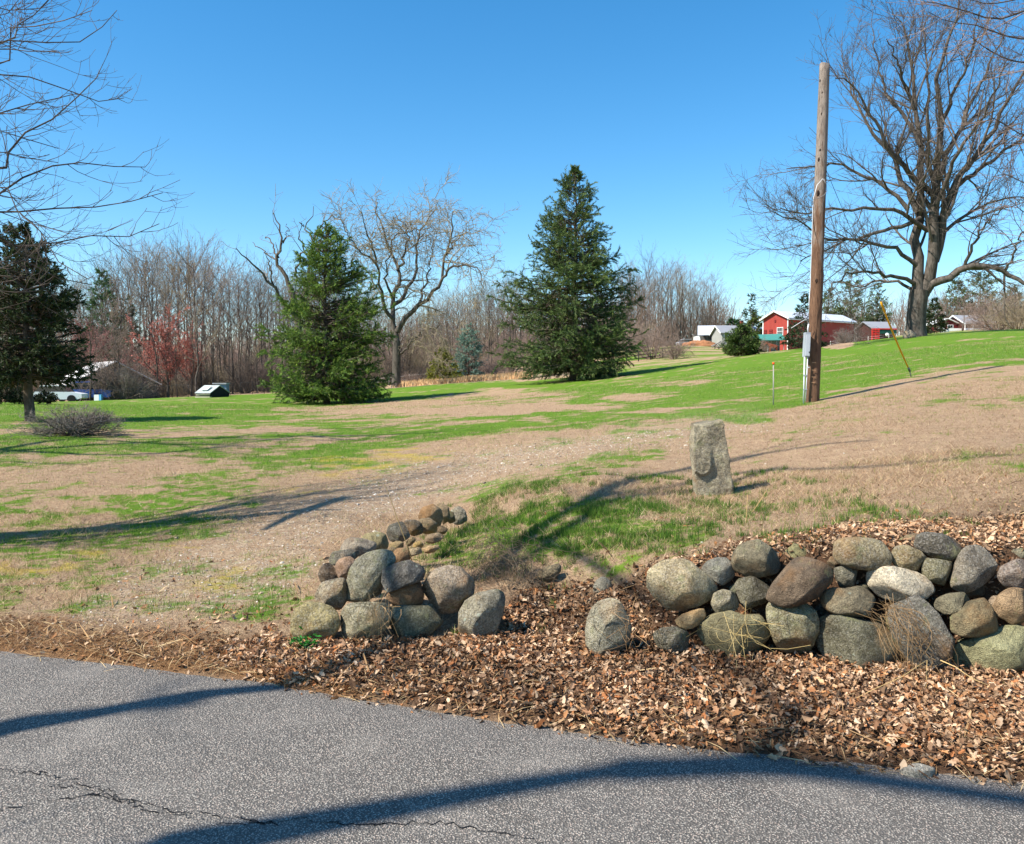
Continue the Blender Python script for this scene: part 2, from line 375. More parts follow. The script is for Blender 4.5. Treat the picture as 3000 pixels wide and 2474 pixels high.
def build_road():
    xs = np.concatenate([np.linspace(-60, -4, 60)[:-1], np.linspace(-4, 4, 240), np.linspace(4, 60, 60)[1:]])
    ye = road_edge(xs)+.09+.05*(fbm(np.stack([xs*3, xs*0], -1), 4, 5)-.5)
    rows = [ye]+[ye-d for d in (.25, .6, 1.2, 2.2, 4, 7.0)]
    V = np.concatenate([np.stack([xs, r, np.full(len(xs), 0.0) if k else np.full(len(xs), -.012)], -1) for k, r in enumerate(rows)])
    m = len(xs); Fc = []
    for r in range(len(rows)-1):
        a = np.arange(m-1)+r*m; Fc.append(np.stack([a, a+m, a+m+1, a+1], -1))
    t = NT('worn_asphalt'); P = t.pos()
    c1 = t.vor(P, 128, out='Color'); d1 = t.vor(P, 128); bw = t.n('RGBToBW'); t.l(c1, bw.inputs[0])
    ch = t.ramp(bw.outputs[0], [(.22, lin((118, 112, 104))), (.45, lin((146, 139, 129))), (.62, lin((174, 166, 154))), (.78, lin((214, 204, 188)))])
    sepc = t.n('SeparateColor'); t.l(c1, sepc.inputs[0])
    ch = t.mix(t.ramp(sepc.outputs[1], [(.72, 0.), (.9, .5)]), ch, lin((150, 112, 98)))
    pit = t.ramp(d1, [(.28, 0.), (.52, 1.)])
    col = t.mix(pit, ch, lin((80, 75, 69)))
    bigp = t.noise(P, .9, 5, .6)
    col = t.mix(t.ramp(bigp, [(.35, .0), (.65, .22)]), col, lin((108, 105, 102)))
    sand = t.noise(P, 2.2, 5, .7)
    col = t.mix(t.ramp(sand, [(.5, 0.), (.75, .3)]), col, lin((156, 148, 138)))
    hh = t.math('SUBTRACT', 1.0, t.math('MULTIPLY', d1, 1.0))
    mat = t.done(col, .82, t.bump(hh, .006, 1.0), .35)
    road = link('road', np_mesh('road', V, np.concatenate(Fc), mat, False)); tag(road, 'weathered grey asphalt road with fine aggregate and cracks', kind='structure')
    crack_mat = flat('crack_dark', (.008, .008, .009), .95, .3, 30)  # near-black ribbons just above the asphalt, drawn in place of cut grooves
    cracks = [PD((-80,1590),(0,1600),(60,1606),(140,1625),(200,1640),(260,1668),(360,1690),(460,1700),(560,1716)), PD((80,1630),(160,1640),(215,1656),(230,1668)), PD((-60,1690),(60,1668),(170,1650),(240,1668),(300,1690),(420,1702)), PD((430,1716),(600,1706),(760,1716),(900,1712),(1040,1736),(1150,1760))]
    for c in cracks:
        c = np.array(c); pts = []
        for i in range(len(c)-1):
            for s in np.linspace(0, 1, 14, endpoint=False): pts.append(c[i]*(1-s)+c[i+1]*s)
        pts = np.array(pts); n = len(pts)
        Y = EYE*F/(pts[:, 1]-HOR); X = (pts[:, 0]-W/2)/F*Y
        jx = (fbm(np.stack([np.arange(n)*.9, np.full(n, len(c)*3.1)], -1), 3, 9)-.5)*.07
        jy = (fbm(np.stack([np.arange(n)*.9, np.full(n, len(c)*7.1)], -1), 3, 10)-.5)*.07
        X += jx; Y += jy
        w = .0030*(.15+1.3*vnoise(np.stack([np.arange(n)*.5, np.full(n, 2.2)], -1), 4))
        Vv = np.concatenate([np.stack([X, Y-w, np.full(n, .0025)], -1), np.stack([X, Y+w, np.full(n, .0025)], -1)])
        a = np.arange(n-1)
        link('crack', np_mesh('crack', Vv, np.stack([a, a+1, a+n+1, a+n], -1), crack_mat), road)

# ------------------------------------------------------------------ stones
Z1 = (800, 1400, 2.63125); Z2 = (1600, 1500, 2.63125); Z3 = (2250, 1500, 2.8067)
STV, STF = None, None
def rock_mat(name, speck, lichen=True):
    t = NT(name); P = t.coord('Object'); oi = t.n('ObjectInfo')
    add = t.n('VectorMath', operation='ADD'); t.l(P, add.inputs[0])
    cmb = t.n('CombineXYZ'); t.l(t.math('MULTIPLY', oi.outputs['Random'], 40.), cmb.inputs[0]); t.l(cmb.outputs[0], add.inputs[1]); P = add.outputs[0]
    base = oi.outputs['Color']
    a = t.noise(P, 5, 6, .7); b = t.noise(P, 26, 5, .75); c = t.noise(P, 130, 3, .8)
    col = t.mix(t.ramp(a, [(.35, 0.), (.68, 1.)]), t.mix(1.0, base, (.55, .50, .44), 'MULTIPLY'), t.mix(1.0, base, (1.45, 1.38, 1.22), 'MULTIPLY'))
    col = t.mix(t.ramp(b, [(.36, .65), (.52, 0.)]), col, t.mix(1.0, base, (.34, .33, .32), 'MULTIPLY'))
    if speck:
        v = t.vor(P, 110, out='Color'); bw = t.n('RGBToBW'); t.l(v, bw.inputs[0])
        col = t.mix(t.math('MULTIPLY', t.ramp(bw.outputs[0], [(.28, 1.), (.40, 0.)]), speck), col, (.03, .03, .03))
        col = t.mix(t.math('MULTIPLY', t.ramp(bw.outputs[0], [(.62, 0.), (.74, 1.)]), speck*.7), col, (.62, .58, .52))
    col = t.mix(t.ramp(c, [(.38, .6), (.56, 0.)]), col, t.mix(1.0, base, (.3, .28, .26), 'MULTIPLY'))
    if lichen:
        ln = t.noise(P, 7.5, 5, .72)
        lf = t.ramp(ln, [(.57, 0.), (.68, .6)])
        col = t.mix(lf, col, t.mix(c, lin((104, 106, 62)), lin((168, 168, 124))))
        wl = t.ramp(t.vor(P, 9), [(.10, .75), (.13, 0.)]); wm = t.ramp(t.noise(P, 3, 2), [(.5, 0.), (.56, 1.)])
        col = t.mix(t.math('MULTIPLY', wl, wm), col, lin((176, 182, 162)))
    wv = t.n('VectorMath', operation='ADD'); nz = t.n('TexNoise'); nz.inputs['Scale'].default_value = 4; t.l(P, nz.inputs['Vector']); sc_ = t.n('VectorMath', operation='SCALE'); sc_.inputs['Scale'].default_value = .25; t.l(nz.outputs['Color'], sc_.inputs[0]); t.l(P, wv.inputs[0]); t.l(sc_.outputs[0], wv.inputs[1])
    crk = t.ramp(t.vor(wv.outputs[0], 3.2, 'DISTANCE_TO_EDGE'), [(.0, 1.), (.012, 0.)]); crk = t.math('MULTIPLY', crk, t.ramp(t.noise(P, 2.6, 2), [(.5, 0.), (.6, .4)]))
    col = t.mix(crk, col, (.015, .013, .01))
    # rusty iron stain
    col = t.mix(t.ramp(t.noise(P, 3.1, 4, .6), [(.54, 0.), (.7, .5)]), col, lin((172, 126, 78)))
    h = t.math('ADD', t.math('MULTIPLY', b, 1.2), t.math('MULTIPLY', c, .6)); h = t.math('SUBTRACT', t.math('ADD', h, t.math('MULTIPLY', a, 1.6)), t.math('MULTIPLY', crk, .5))
    return t.done(col, .9, t.bump(h, .035, .95), .15)
def stone_geo(outline, thick, seed, sub=4, boxy=.8, rough=1.0, scale=1.0):
    """outline: (n,2) closed star-shaped outline in metres about its centre (x, z); returns vertices about the centre"""
    global STV, STF
    if STV is None: STV = {}
    if sub not in STV: STV[sub] = ico(sub)
    U, Fc = STV[sub]
    r = np.random.default_rng(seed)
    R3 = Matrix.Rotation(r.uniform(0, 6), 3, 'Y'); U = U@np.array(R3).T
    th = np.arctan2(outline[:, 1], outline[:, 0]); rr = np.hypot(outline[:, 0], outline[:, 1]); o = np.argsort(th); th, rr = th[o], rr[o]
    tt = np.concatenate([th-2*math.pi, th, th+2*math.pi]); r3 = np.concatenate([rr]*3)
    fine = np.linspace(-math.pi, math.pi, 181); rf = np.interp(fine, tt, r3)
    k = np.array([.5, 1, 3, 1, .5]); k /= k.sum(); rf = np.convolve(np.concatenate([rf[-5:-1], rf, rf[1:5]]), k, 'same')[4:-4]
    s = np.hypot(U[:, 0], U[:, 2]); ang = np.arctan2(U[:, 2], U[:, 0])
    R = np.interp(ang, fine, rf)
    sp_ = s**boxy; dp = np.sign(U[:, 1])*np.abs(U[:, 1])**.8
    V = np.stack([np.cos(ang)*R*sp_, dp*thick*(.55+.45*(1-s**3)), np.sin(ang)*R*sp_], -1)
    m = R.mean()
    gx, gz = r.uniform(-.38, .38, 2); V[:, 1] *= 1+(gx*V[:, 0]+gz*V[:, 2])/R.max()
    for _ in range(5):
        n = np.array([r.normal()*.8, -1., r.normal()*.8]); n /= np.linalg.norm(n); ext = (V@n).max(); ex = V@n-ext*r.uniform(.62, .88); V = V-np.where(ex > 0, ex*.96, 0)[:, None]*n
    # broken planar faces
    for _ in range(26):
        n = r.normal(size=3); n[1] = -abs(n[1])*1.2 if r.random() < .75 else n[1]; n /= np.linalg.norm(n)
        ext = (V@n).max(); d = ext*r.uniform(.72, .93)
        if abs(n[1]) < .5: d = ext*r.uniform(.90, .98)
        ex = V@n-d; V = V-np.where(ex > 0, ex*.97, 0)[:, None]*n
    nn = U/np.linalg.norm(U, axis=1, keepdims=True)
    q = V/scale+seed*3.7
    V = V+nn*((fbm(q*5.0, 3, seed)-.5)*.10*m**.5*.4*rough)[:, None]*scale**.5
    V = V+nn*((np.abs(fbm(q*16, 3, seed+5)-.5))*-.085*rough*m)[:, None]+nn*((fbm(q*42, 2, seed+9)-.5)*.02*rough*.5*m**.5*.6)[:, None]
    return V, Fc
ROCK = {}
def stone(zz, pts, Y, col, kind='g', label=None, thick=.8, parent=None, name='stone', seed=None, rough=1.0, boxy=.62, sub=4):
    ox, oy, s = zz
    p = np.array([(ox+a/s, oy+b/s) for a, b in pts], float)
    P = np.array([at(a, b, Y) for a, b in p])
    x0, x1 = P[:, 0].min(), P[:, 0].max(); z0, z1 = P[:, 2].min(), P[:, 2].max()
    # centroid of polygon
    xs, zs = P[:, 0], P[:, 2]; xn, zn = np.roll(xs, -1), np.roll(zs, -1); cr = xs*zn-xn*zs
    A = cr.sum()/2; cx = ((xs+xn)*cr).sum()/(6*A); cz = ((zs+zn)*cr).sum()/(6*A)
    # densify the outline
    o = []
    for i in range(len(P)):
        a, b = P[i], P[(i+1) % len(P)]
        for t in (0, .33, .66): o.append((a[0]*(1-t)+b[0]*t-cx, a[2]*(1-t)+b[2]*t-cz))
    o = np.array(o)*1.13
    m = np.hypot(o[:, 0], o[:, 1]).mean()
    seed = seed if seed is not None else int(abs(cx)*1000+abs(cz)*777) % 9973
    V, Fc = stone_geo(o, m*thick, seed, sub, boxy, rough)
    depth = -V[:, 1].min()
    me = np_mesh(name, V, Fc, ROCK[kind], True)
    ob = link(name, me, parent)
    base = np.array(parent.location) if parent else np.zeros(3)
    ob.location = tuple(np.array([cx, Y+depth*.35, cz])-base)
    ob.color = tuple(min(1, (v*.78+w*.22)*1.3) for v, w in zip(lin(col), lin((166, 158, 140))))+(1,)
    if label and parent is not None: ob['label'] = label
    elif label: tag(ob, label, 'stone')
    return ob
def build_stones():
    ROCK['g'] = rock_mat('granite_speckled', .38); ROCK['d'] = rock_mat('dark_fieldstone', .25); ROCK['q'] = rock_mat('white_quartz', .35, False); ROCK['m'] = rock_mat('smooth_fieldstone', 0.0)
    L = empty('stone_wall', (-.55, 5.6, 0), 'short tumbled heap of dry-laid fieldstones curving back beside the gravel driveway', 'stone wall')
    A = [
     ([(145,1100),(175,1020),(250,980),(340,985),(430,1020),(490,1090),(480,1190),(420,1250),(330,1290),(200,1290),(150,1260)],5.18,(176,164,118),'g','tan rounded stone'),
     ([(500,1090),(540,1010),(640,985),(760,985),(880,1000),(895,1080),(860,1160),(760,1250),(600,1275),(520,1240)],5.2,(170,165,140),'g',None),
     ([(870,1120),(910,1020),(1000,1010),(1100,1015),(1190,1020),(1260,1080),(1300,1150),(1240,1200),(1130,1240),(980,1225),(890,1180)],5.26,(112,118,98),'d','greenish mossy half-round stone'),
     ([(1440,1060),(1480,970),(1560,920),(1700,885),(1790,890),(1815,930),(1790,1010),(1740,1100),(1700,1210),(1560,1250),(1445,1250)],5.25,(150,146,130),'g',None),
     ([(325,930),(360,820),(440,800),(540,790),(555,870),(555,960),(500,1025),(420,1000),(330,975)],5.42,(150,138,118),'g',None),
     ([(345,740),(370,680),(430,660),(480,720),(500,790),(430,805),(370,815),(345,800)],5.65,(84,66,56),'d','dark brown lumpy stone'),
     ([(480,690),(510,640),(600,620),(650,640),(610,720),(570,790),(520,800),(490,750)],5.6,(160,134,122),'m','pinkish stone'),
     ([(540,910),(560,820),(600,720),(650,610),(700,580),(800,572),(890,590),(925,650),(905,700),(850,760),(830,860),(835,930),(760,950),(640,960),(560,970)],5.42,(140,140,122),'g','tall grey slab leaning back'),
     ([(820,800),(840,720),(930,680),(1040,655),(1120,690),(1170,750),(1150,800),(1060,820),(980,855),(900,880),(830,865)],5.34,(96,98,102),'d','dark oval stone with a pale patch'),
     ([(870,930),(890,880),(980,850),(1080,800),(1125,820),(1145,900),(1140,985),(1020,1005),(920,1000),(880,965)],5.36,(132,98,70),'m','reddish brown stone'),
     ([(1140,870),(1180,790),(1260,730),(1350,705),(1430,720),(1520,790),(1545,850),(1530,920),(1450,1020),(1380,1078),(1290,1060),(1200,1010),(1150,940)],5.38,(168,150,132),'g','large pinkish grey faceted stone'),
     ([(480,560),(520,500),(590,475),(700,485),(780,510),(770,570),(700,600),(620,600),(560,590),(500,580)],5.95,(158,148,138),'m',None),
     ([(420,620),(460,580),(560,565),(650,570),(650,620),(580,650),(500,680),(430,670)],5.75,(110,108,102),'d',None),
     ([(670,480),(720,440),(800,430),(860,440),(885,520),(875,590),(800,600),(760,540),(700,500)],6.3,(150,140,104),'m',None),
     ([(870,430),(900,370),(990,345),(1040,390),(1048,450),(1010,490),(950,500),(890,510)],6.6,(104,104,98),'d',None),
     ([(1010,340),(1100,335),(1150,370),(1150,430),(1080,450),(1010,400)],6.9,(82,68,54),'d',None),
     ([(1120,400),(1120,330),(1200,320),(1255,360),(1260,430),(1180,440)],7.0,(140,122,96),'m',None),
     ([(1120,310),(1150,240),(1230,215),(1290,260),(1308,330),(1285,390),(1230,360),(1150,340)],7.4,(142,118,92),'m','brown rounded stone near the back of the heap'),
     ([(1225,225),(1300,203),(1350,240),(1360,330),(1310,360),(1280,290)],7.8,(136,116,90),'m',None),
     ([(1360,250),(1430,225),(1475,260),(1492,330),(1440,358),(1390,350)],8.2,(150,144,128),'g','pale round stone at the far end'),
     ([(1340,260),(1390,270),(1405,340),(1360,360),(1335,330)],8.0,(104,86,66),'m',None),
     ([(1165,490),(1190,450),(1270,430),(1315,455),(1290,485),(1200,520)],6.7,(164,142,116),'m',None),
     ([(920,600),(950,550),(1040,555),(1065,620),(1010,660),(935,665)],6.05,(152,116,82),'m','brown slab stone'),
     ([(880,520),(960,490),(1010,500),(1000,545),(920,555)],6.45,(158,136,98),'m',None),
     ([(1015,510),(1070,460),(1098,480),(1050,535)],6.6,(140,120,88),'m',None),
     ([(1075,515),(1130,492),(1165,525),(1120,552),(1080,545)],6.45,(182,152,90),'m','small yellowish stone'),
     ([(1035,560),(1130,540),(1155,580),(1060,605)],6.3,(186,168,138),'m',None),
     ([(1140,550),(1270,525),(1290,550),(1180,590)],6.35,(196,168,128),'m','flat tan stone'),
     ([(1250,400),(1300,370),(1345,400),(1320,440),(1260,440)],7.3,(120,98,74),'m',None),
     ([(870,560),(920,540),(960,560),(930,620),(880,600)],6.15,(120,104,80),'m',None),
     ([(1160,780),(1200,730),(1260,740),(1240,800),(1180,810)],5.75,(150,128,100),'m',None),
    ]
    for i, (pts, Y, c, k, lb) in enumerate(A):
        small = i > 20
        stone(Z1, pts, Y, c, k, lb, .85, L, seed=100+i, sub=3 if small else 4)
    Rw = empty('stone_wall', (2.0, 5.0, 0), 'dry-laid fieldstone retaining wall holding back the leaf covered bank on the right', 'stone wall')
    B = [
     (Z2,[(785,550),(810,480),(880,430),(960,400),(1060,395),(1160,420),(1230,470),(1285,560),(1315,620),(1290,670),(1200,700),(1100,740),(1040,785),(960,770),(900,740),(850,650),(800,600)],5.12,(200,186,152),'g','large pale cream granite stone'),
     (Z2,[(1210,460),(1250,400),(1330,370),(1400,370),(1440,420),(1462,490),(1430,540),(1370,560),(1290,540),(1240,510)],5.2,(140,142,138),'m','grey angular stone'),
     (Z2,[(1445,370),(1480,290),(1580,250),(1660,240),(1720,280),(1790,330),(1862,430),(1840,470),(1760,490),(1630,505),(1540,495),(1470,460)],5.15,(122,116,98),'m',None),
     (Z2,[(1470,580),(1510,520),(1600,510),(1680,520),(1768,590),(1740,650),(1680,720),(1600,765),(1540,740),(1500,660)],5.12,(98,98,84),'d',None),
     (Z2,[(1285,720),(1310,640),(1380,615),(1450,640),(1500,690),(1518,740),(1460,765),(1380,808),(1310,780)],5.05,(168,162,138),'g',None),
     (Z2,[(1010,850),(1060,810),(1140,780),(1220,755),(1242,800),(1222,850),(1150,890),(1060,905),(1020,880)],5.0,(194,166,124),'m','small flat tan stone'),
     (Z2,[(840,960),(900,920),(1010,905),(1100,945),(1155,990),(1130,1050),(1040,1090),(960,1110),(890,1060),(850,1010)],4.98,(110,108,94),'g',None),
     (Z2,[(1200,960),(1230,880),(1320,830),(1450,800),(1560,840),(1700,830),(1765,880),(1780,980),(1745,1070),(1600,1120),(1450,1130),(1320,1100),(1230,1035)],4.95,(134,130,100),'m','broad olive stone in the bottom course'),
     (Z3,[(35,700),(90,610),(170,500),(240,420),(330,395),(430,430),(530,490),(568,560),(540,640),(450,710),(320,760),(200,778),(80,762),(40,740)],4.88,(104,86,74),'m','big smooth dark brown stone with a rusty streak'),
     (Z3,[(22,830),(60,762),(200,780),(320,775),(380,810),(408,900),(402,1040),(385,1140),(320,1200),(240,1210),(130,1155),(80,1060),(40,940)],4.9,(150,148,118),'g','upright mottled granite stone'),
     (Z3,[(110,430),(160,330),(240,270),(330,310),(410,370),(340,420),(240,440),(170,480)],5.3,(122,122,84),'m',None),
     (Z3,[(560,350),(580,270),(640,240),(760,233),(900,240),(990,280),(1022,340),(1012,410),(950,458),(850,474),(720,462),(610,425),(570,390)],4.98,(164,152,122),'g','oval pale capstone'),
     (Z3,[(565,480),(650,460),(760,500),(772,560),(740,620),(680,642),(610,622),(580,560)],4.98,(100,100,90),'d',None),
     (Z3,[(490,430),(530,370),(595,395),(610,450),(530,470)],5.15,(110,100,84),'m',None),
     (Z3,[(460,760),(490,690),(560,645),(680,660),(840,620),(890,670),(908,740),(880,820),(800,862),(650,862),(520,822)],4.86,(118,110,92),'m','brown grey oval stone with a pale lichen spot'),
     (Z3,[(440,1000),(470,920),(540,872),(700,905),(850,945),(940,960),(1030,1040),(1110,1140),(1170,1260),(1000,1330),(850,1345),(700,1320),(560,1310),(490,1210),(445,1100)],4.8,(96,98,82),'d','huge dark greenish stone in the bottom course'),
     (Z3,[(845,590),(860,500),(960,480),(1110,475),(1240,500),(1330,560),(1398,610),(1345,680),(1240,732),(1080,750),(950,732),(890,660)],4.9,(226,216,196),'q','white quartz stone'),
     (Z3,[(1025,370),(1070,300),(1160,292),(1250,330),(1302,390),(1290,450),(1220,482),(1120,477),(1050,430)],5.0,(156,142,108),'g',None),
     (Z3,[(1240,270),(1260,210),(1340,188),(1450,200),(1560,250),(1612,310),(1605,380),(1540,418),(1430,402),(1330,355),(1265,315)],5.02,(78,76,74),'g','black speckled oval capstone'),
     (Z3,[(1030,280),(1130,220),(1220,188),(1290,200),(1270,290),(1150,310),(1060,310)],5.25,(142,118,92),'m',None),
     (Z3,[(1305,470),(1330,400),(1430,410),(1540,430),(1558,500),(1505,590),(1440,608),(1350,572),(1310,530)],4.95,(122,120,96),'g',None),
     (Z3,[(1545,600),(1580,500),(1620,380),(1690,308),(1790,298),(1870,360),(1918,450),(1900,520),(1830,580),(1720,642),(1640,662),(1570,642)],4.9,(148,142,132),'g','tall grey granite stone tilted to the left'),
     (Z3,[(1388,790),(1420,730),(1520,690),(1620,678),(1692,740),(1692,780),(1610,832),(1500,848),(1410,822)],4.8,(112,108,90),'m',None),
     (Z3,[(1055,900),(1080,825),(1190,780),(1290,733),(1350,760),(1400,860),(1460,960),(1530,1060),(1562,1180),(1540,1300),(1490,1400),(1380,1420),(1280,1330),(1180,1220),(1100,1090)],4.72,(106,106,104),'g','tall dark grey slab with dry vines across it'),
     (Z3,[(1478,930),(1600,860),(1710,762),(1830,733),(1872,820),(1942,910),(1975,985),(1880,1022),(1750,1038),(1620,1022),(1520,982)],4.72,(126,116,90),'m',None),
     (Z3,[(1605,1200),(1640,1130),(1780,1080),(1900,1020),(2100,985),(2210,1000),(2270,1200),(2160,1400),(1960,1405),(1850,1390),(1700,1360),(1620,1300)],4.68,(148,150,116),'m','large olive grey stone at the bottom right'),
     (Z3,[(1885,800),(1950,700),(2050,650),(2150,660),(2190,900),(2105,968),(1990,902),(1910,860)],4.75,(166,138,108),'m','tan stone above the large olive one'),
     (Z3,[(1925,560),(1950,470),(2060,410),(2150,400),(2210,620),(2050,645),(1940,605)],4.85,(140,126,122),'g',None),
     (Z3,[(1985,350),(2040,310),(2130,308),(2140,390),(2030,402)],5.1,(130,128,112),'m',None),
     (Z3,[(1965,250),(2050,198),(2160,190),(2170,290),(2000,295)],5.25,(120,124,104),'m',None),
     (Z3,[(1828,740),(1870,700),(1945,698),(1945,740),(1880,788),(1840,772)],4.85,(168,150,132),'m',None),
     (Z2,[(1415,600),(1450,565),(1495,580),(1510,660),(1450,650)],5.2,(104,110,96),'m',None),
     (Z3,[(1590,660),(1780,600),(1800,690),(1650,710)],5.0,(104,92,74),'m',None),
     (Z3,[(730,620),(830,590),(845,650),(780,660)],5.0,(90,88,70),'m',None),
     (Z3,[(890,960),(930,880),(1040,840),(1090,920),(1080,1030),(1000,1030)],4.92,(108,108,66),'m',None),
     (Z3,[(390,800),(460,760),(540,820),(520,900),(420,880)],5.1,(70,66,58),'d',None),
     (Z2,[(1700,650),(1790,590),(1800,700),(1760,780),(1700,760)],5.2,(72,70,62),'d',None),
     (Z2,[(1130,780),(1260,690),(1300,760),(1240,900),(1150,900)],5.3,(70,66,58),'d',None),
     (Z3,[(1380,640),(1500,610),(1600,660),(1560,720),(1400,720)],5.12,(66,62,54),'d',None),
     (Z3,[(1560,1050),(1700,1040),(1800,1060),(1660,1160),(1580,1180)],5.02,(66,62,54),'d',None),
     (Z3,[(1850,600),(1960,620),(1960,700),(1860,700)],5.05,(66,62,54),'d',None),
    ]
    for i, (z, pts, Y, c, k, lb) in enumerate(B):
        stone(z, pts, Y, c, k, lb, .85, Rw, seed=200+i, sub=3 if i > 27 else 4)
    # the wall runs on past the right edge of the view
    r = random.Random(5)
    for row, (z, h) in enumerate(((.18, .40), (.46, .30), (.68, .22))):
        x = 3.05+.1*row
        while x < 7.5:
            w = r.uniform(.34, .6)*(1 if row < 2 else .8)
            n = 10; o = np.array([(math.cos(a)*w/2*r.uniform(.85, 1.05), math.sin(a)*h/2*r.uniform(.9, 1.15)) for a in [2*math.pi*j/n for j in range(n)]])
            V, Fc = stone_geo(o, w*.38, 400+int(x*50)+row, 3)
            ob = link('stone', np_mesh('stone', V, Fc, ROCK[r.choice('gmd')], True), Rw)
            ob.location = (x+w/2-2.0, 4.72+.08*row-5.0-(x-3)*.03, z); g = r.uniform(95, 160); ob.color = tuple(lin((g, g*.96, g*.84)))+(1,)
            x += w*.97
    # lone stones
    stone(Z2,[(308,960),(330,860),(370,770),(430,712),(520,698),(575,740),(625,830),(648,930),(640,1040),(580,1110),(480,1120),(400,1118),(335,1070)],5.0,(166,164,146),'g','rounded speckled granite boulder standing alone in brown leaves in the gap between both walls',.85,None,'boulder',seed=301)
    stone(Z2,[(365,590),(390,540),(440,508),(502,540),(500,620),(430,640),(375,630)],5.75,(142,142,134),'m','small grey stone in the grass just above the lone boulder',.8,None,'field_stone',seed=302,sub=3)
    stone(Z2,[(840,450),(880,390),(940,368),(975,400),(960,470),(880,470)],5.6,(120,122,96),'m','small mossy stone peeking out behind the large cream wall stone',.8,None,'field_stone',seed=303,sub=3)
    stone(Z2,[(-75,510),(-40,450),(0,440),(120,402),(140,440),(60,520),(0,545),(-60,545)],5.95,(134,122,98),'m','flat half-buried brown stone on the grassy mound between both walls',.8,None,'field_stone',seed=304,sub=3)
    stone((0,0,1),[(2640,2262),(2700,2248),(2760,2262),(2752,2282),(2700,2290),(2650,2285)],3.43,(190,186,178),'q','flat white stone chip lying at the road edge on the right',.8,None,'stone_chip',seed=305,sub=3)

def build_marker():
    # rough granite post with a flaked ledge
    r = np.random.default_rng(3)
    Z4 = (1850, 1100, 3.508)
    Y = 8.7
    out = np.array([(640,500),(700,492),(790,496),(870,470),(940,458),(955,520),(975,640),(1000,800),(1025,1000),(1045,1200),(1050,1300),(850,1310),(690,1300),(662,1200),(648,1000),(640,800),(634,650)], float)
    P = np.array([at(Z4[0]+a/Z4[2], Z4[1]+b/Z4[2], Y) for a, b in out])
    zt = lambda t: t
    nz, nx, ny = 60, 30, 14
    # sides of the outline as functions of height
    left = np.array([(640,500),(634,650),(640,800),(648,1000),(662,1200),(690,1300)]); right = np.array([(940,458),(955,520),(975,640),(1000,800),(1025,1000),(1045,1200),(1050,1300)])
    def conv(a): return np.array([at(Z4[0]+p/Z4[2], Z4[1]+q/Z4[2], Y) for p, q in a])
    Lc, Rc = conv(left), conv(right); topL, topR = Lc[0, 2], Rc[0, 2]; bot = min(Lc[-1, 2], Rc[-1, 2])-.06
    ring = []
    for i in range(nx): ring.append((i/nx, 0))
    for i in range(ny): ring.append((1, i/ny))
    for i in range(nx): ring.append((1-i/nx, 1))
    for i in range(ny): ring.append((0, 1-i/ny))
    ring = np.array(ring); nr = len(ring); V = []
    dep = .17
    for k in range(nz+1):
        t = k/nz
        for (a, b) in ring:
            top = topL+(topR-topL)*a-.03*math.sin(a*math.pi)*(1-b)
            z = bot+(top-bot)*t
            xl = np.interp(z, Lc[::-1, 2], Lc[::-1, 0]); xr = np.interp(z, Rc[::-1, 2], Rc[::-1, 0])
            V.append((xl+(xr-xl)*a, Y+b*dep*(1-.1*t), z))
    V = np.array(V)
    cx, cz = V[:, 0].mean(), (topL+bot)/2
    fr = np.tile(ring[:, 1] == 0, nz+1); A_ = np.tile(ring[:, 0], nz+1); T = np.repeat(np.linspace(0, 1, nz+1), nr)
    # ledge: the upper left of the front face stands proud above a curved break
    brk = np.interp(A_, [0, .1, .25, .4, .47, .55], [.425, .40, .385, .43, .50, .53])
    up = (T > brk)*(A_ < .56)
    prou = up*sstep(.58, .40, A_)*.035*sstep(.9, .5, T)
    V[:, 1] -= np.where(fr, prou+.012*(T-.5), 0)
    nrm = np.stack([np.where(A_ == 0, -1., np.where(A_ == 1, 1., 0)), np.where(fr, -1., np.where(np.tile(ring[:, 1] == 1, nz+1), 1., 0)), np.zeros(len(V))], -1)
    V += nrm*((fbm(V*7, 3, 31)-.5)*.028+(fbm(V*34, 3, 33)-.5)*.014)[:, None]
    V[:, 2] += (T > .98)*(fbm(V*14, 3, 35)-.5)*.03
    Fc = []
    for k in range(nz):
        for j in range(nr):
            a, b = k*nr+j, k*nr+(j+1) % nr; Fc.append((a, b, b+nr, a+nr))
    # top cap as a strip between front and back edges
    base = nz*nr
    V = list(map(tuple, V))
    for i in range(nx):
        f0, f1 = base+i, base+i+1; b0 = base+(nx+ny+nx-i) % nr; b1 = base+nx+ny+nx-i-1
        Fc.append((f0, f1, b1, b0))
    loc = np.array([cx, Y+dep/2, bot+.06]); V = np.array(V)-loc
    ob = link('granite_post', np_mesh('granite_post', V, np.array(Fc), ROCK['g'], False), None, loc); ob.color = tuple(lin((190, 182, 160)))+(1,)
    for f in ob.data.polygons: f.use_smooth = True
    tag(ob, 'rough hewn granite post with a flaked ledge leaning on the grass above the wall', 'stone post')
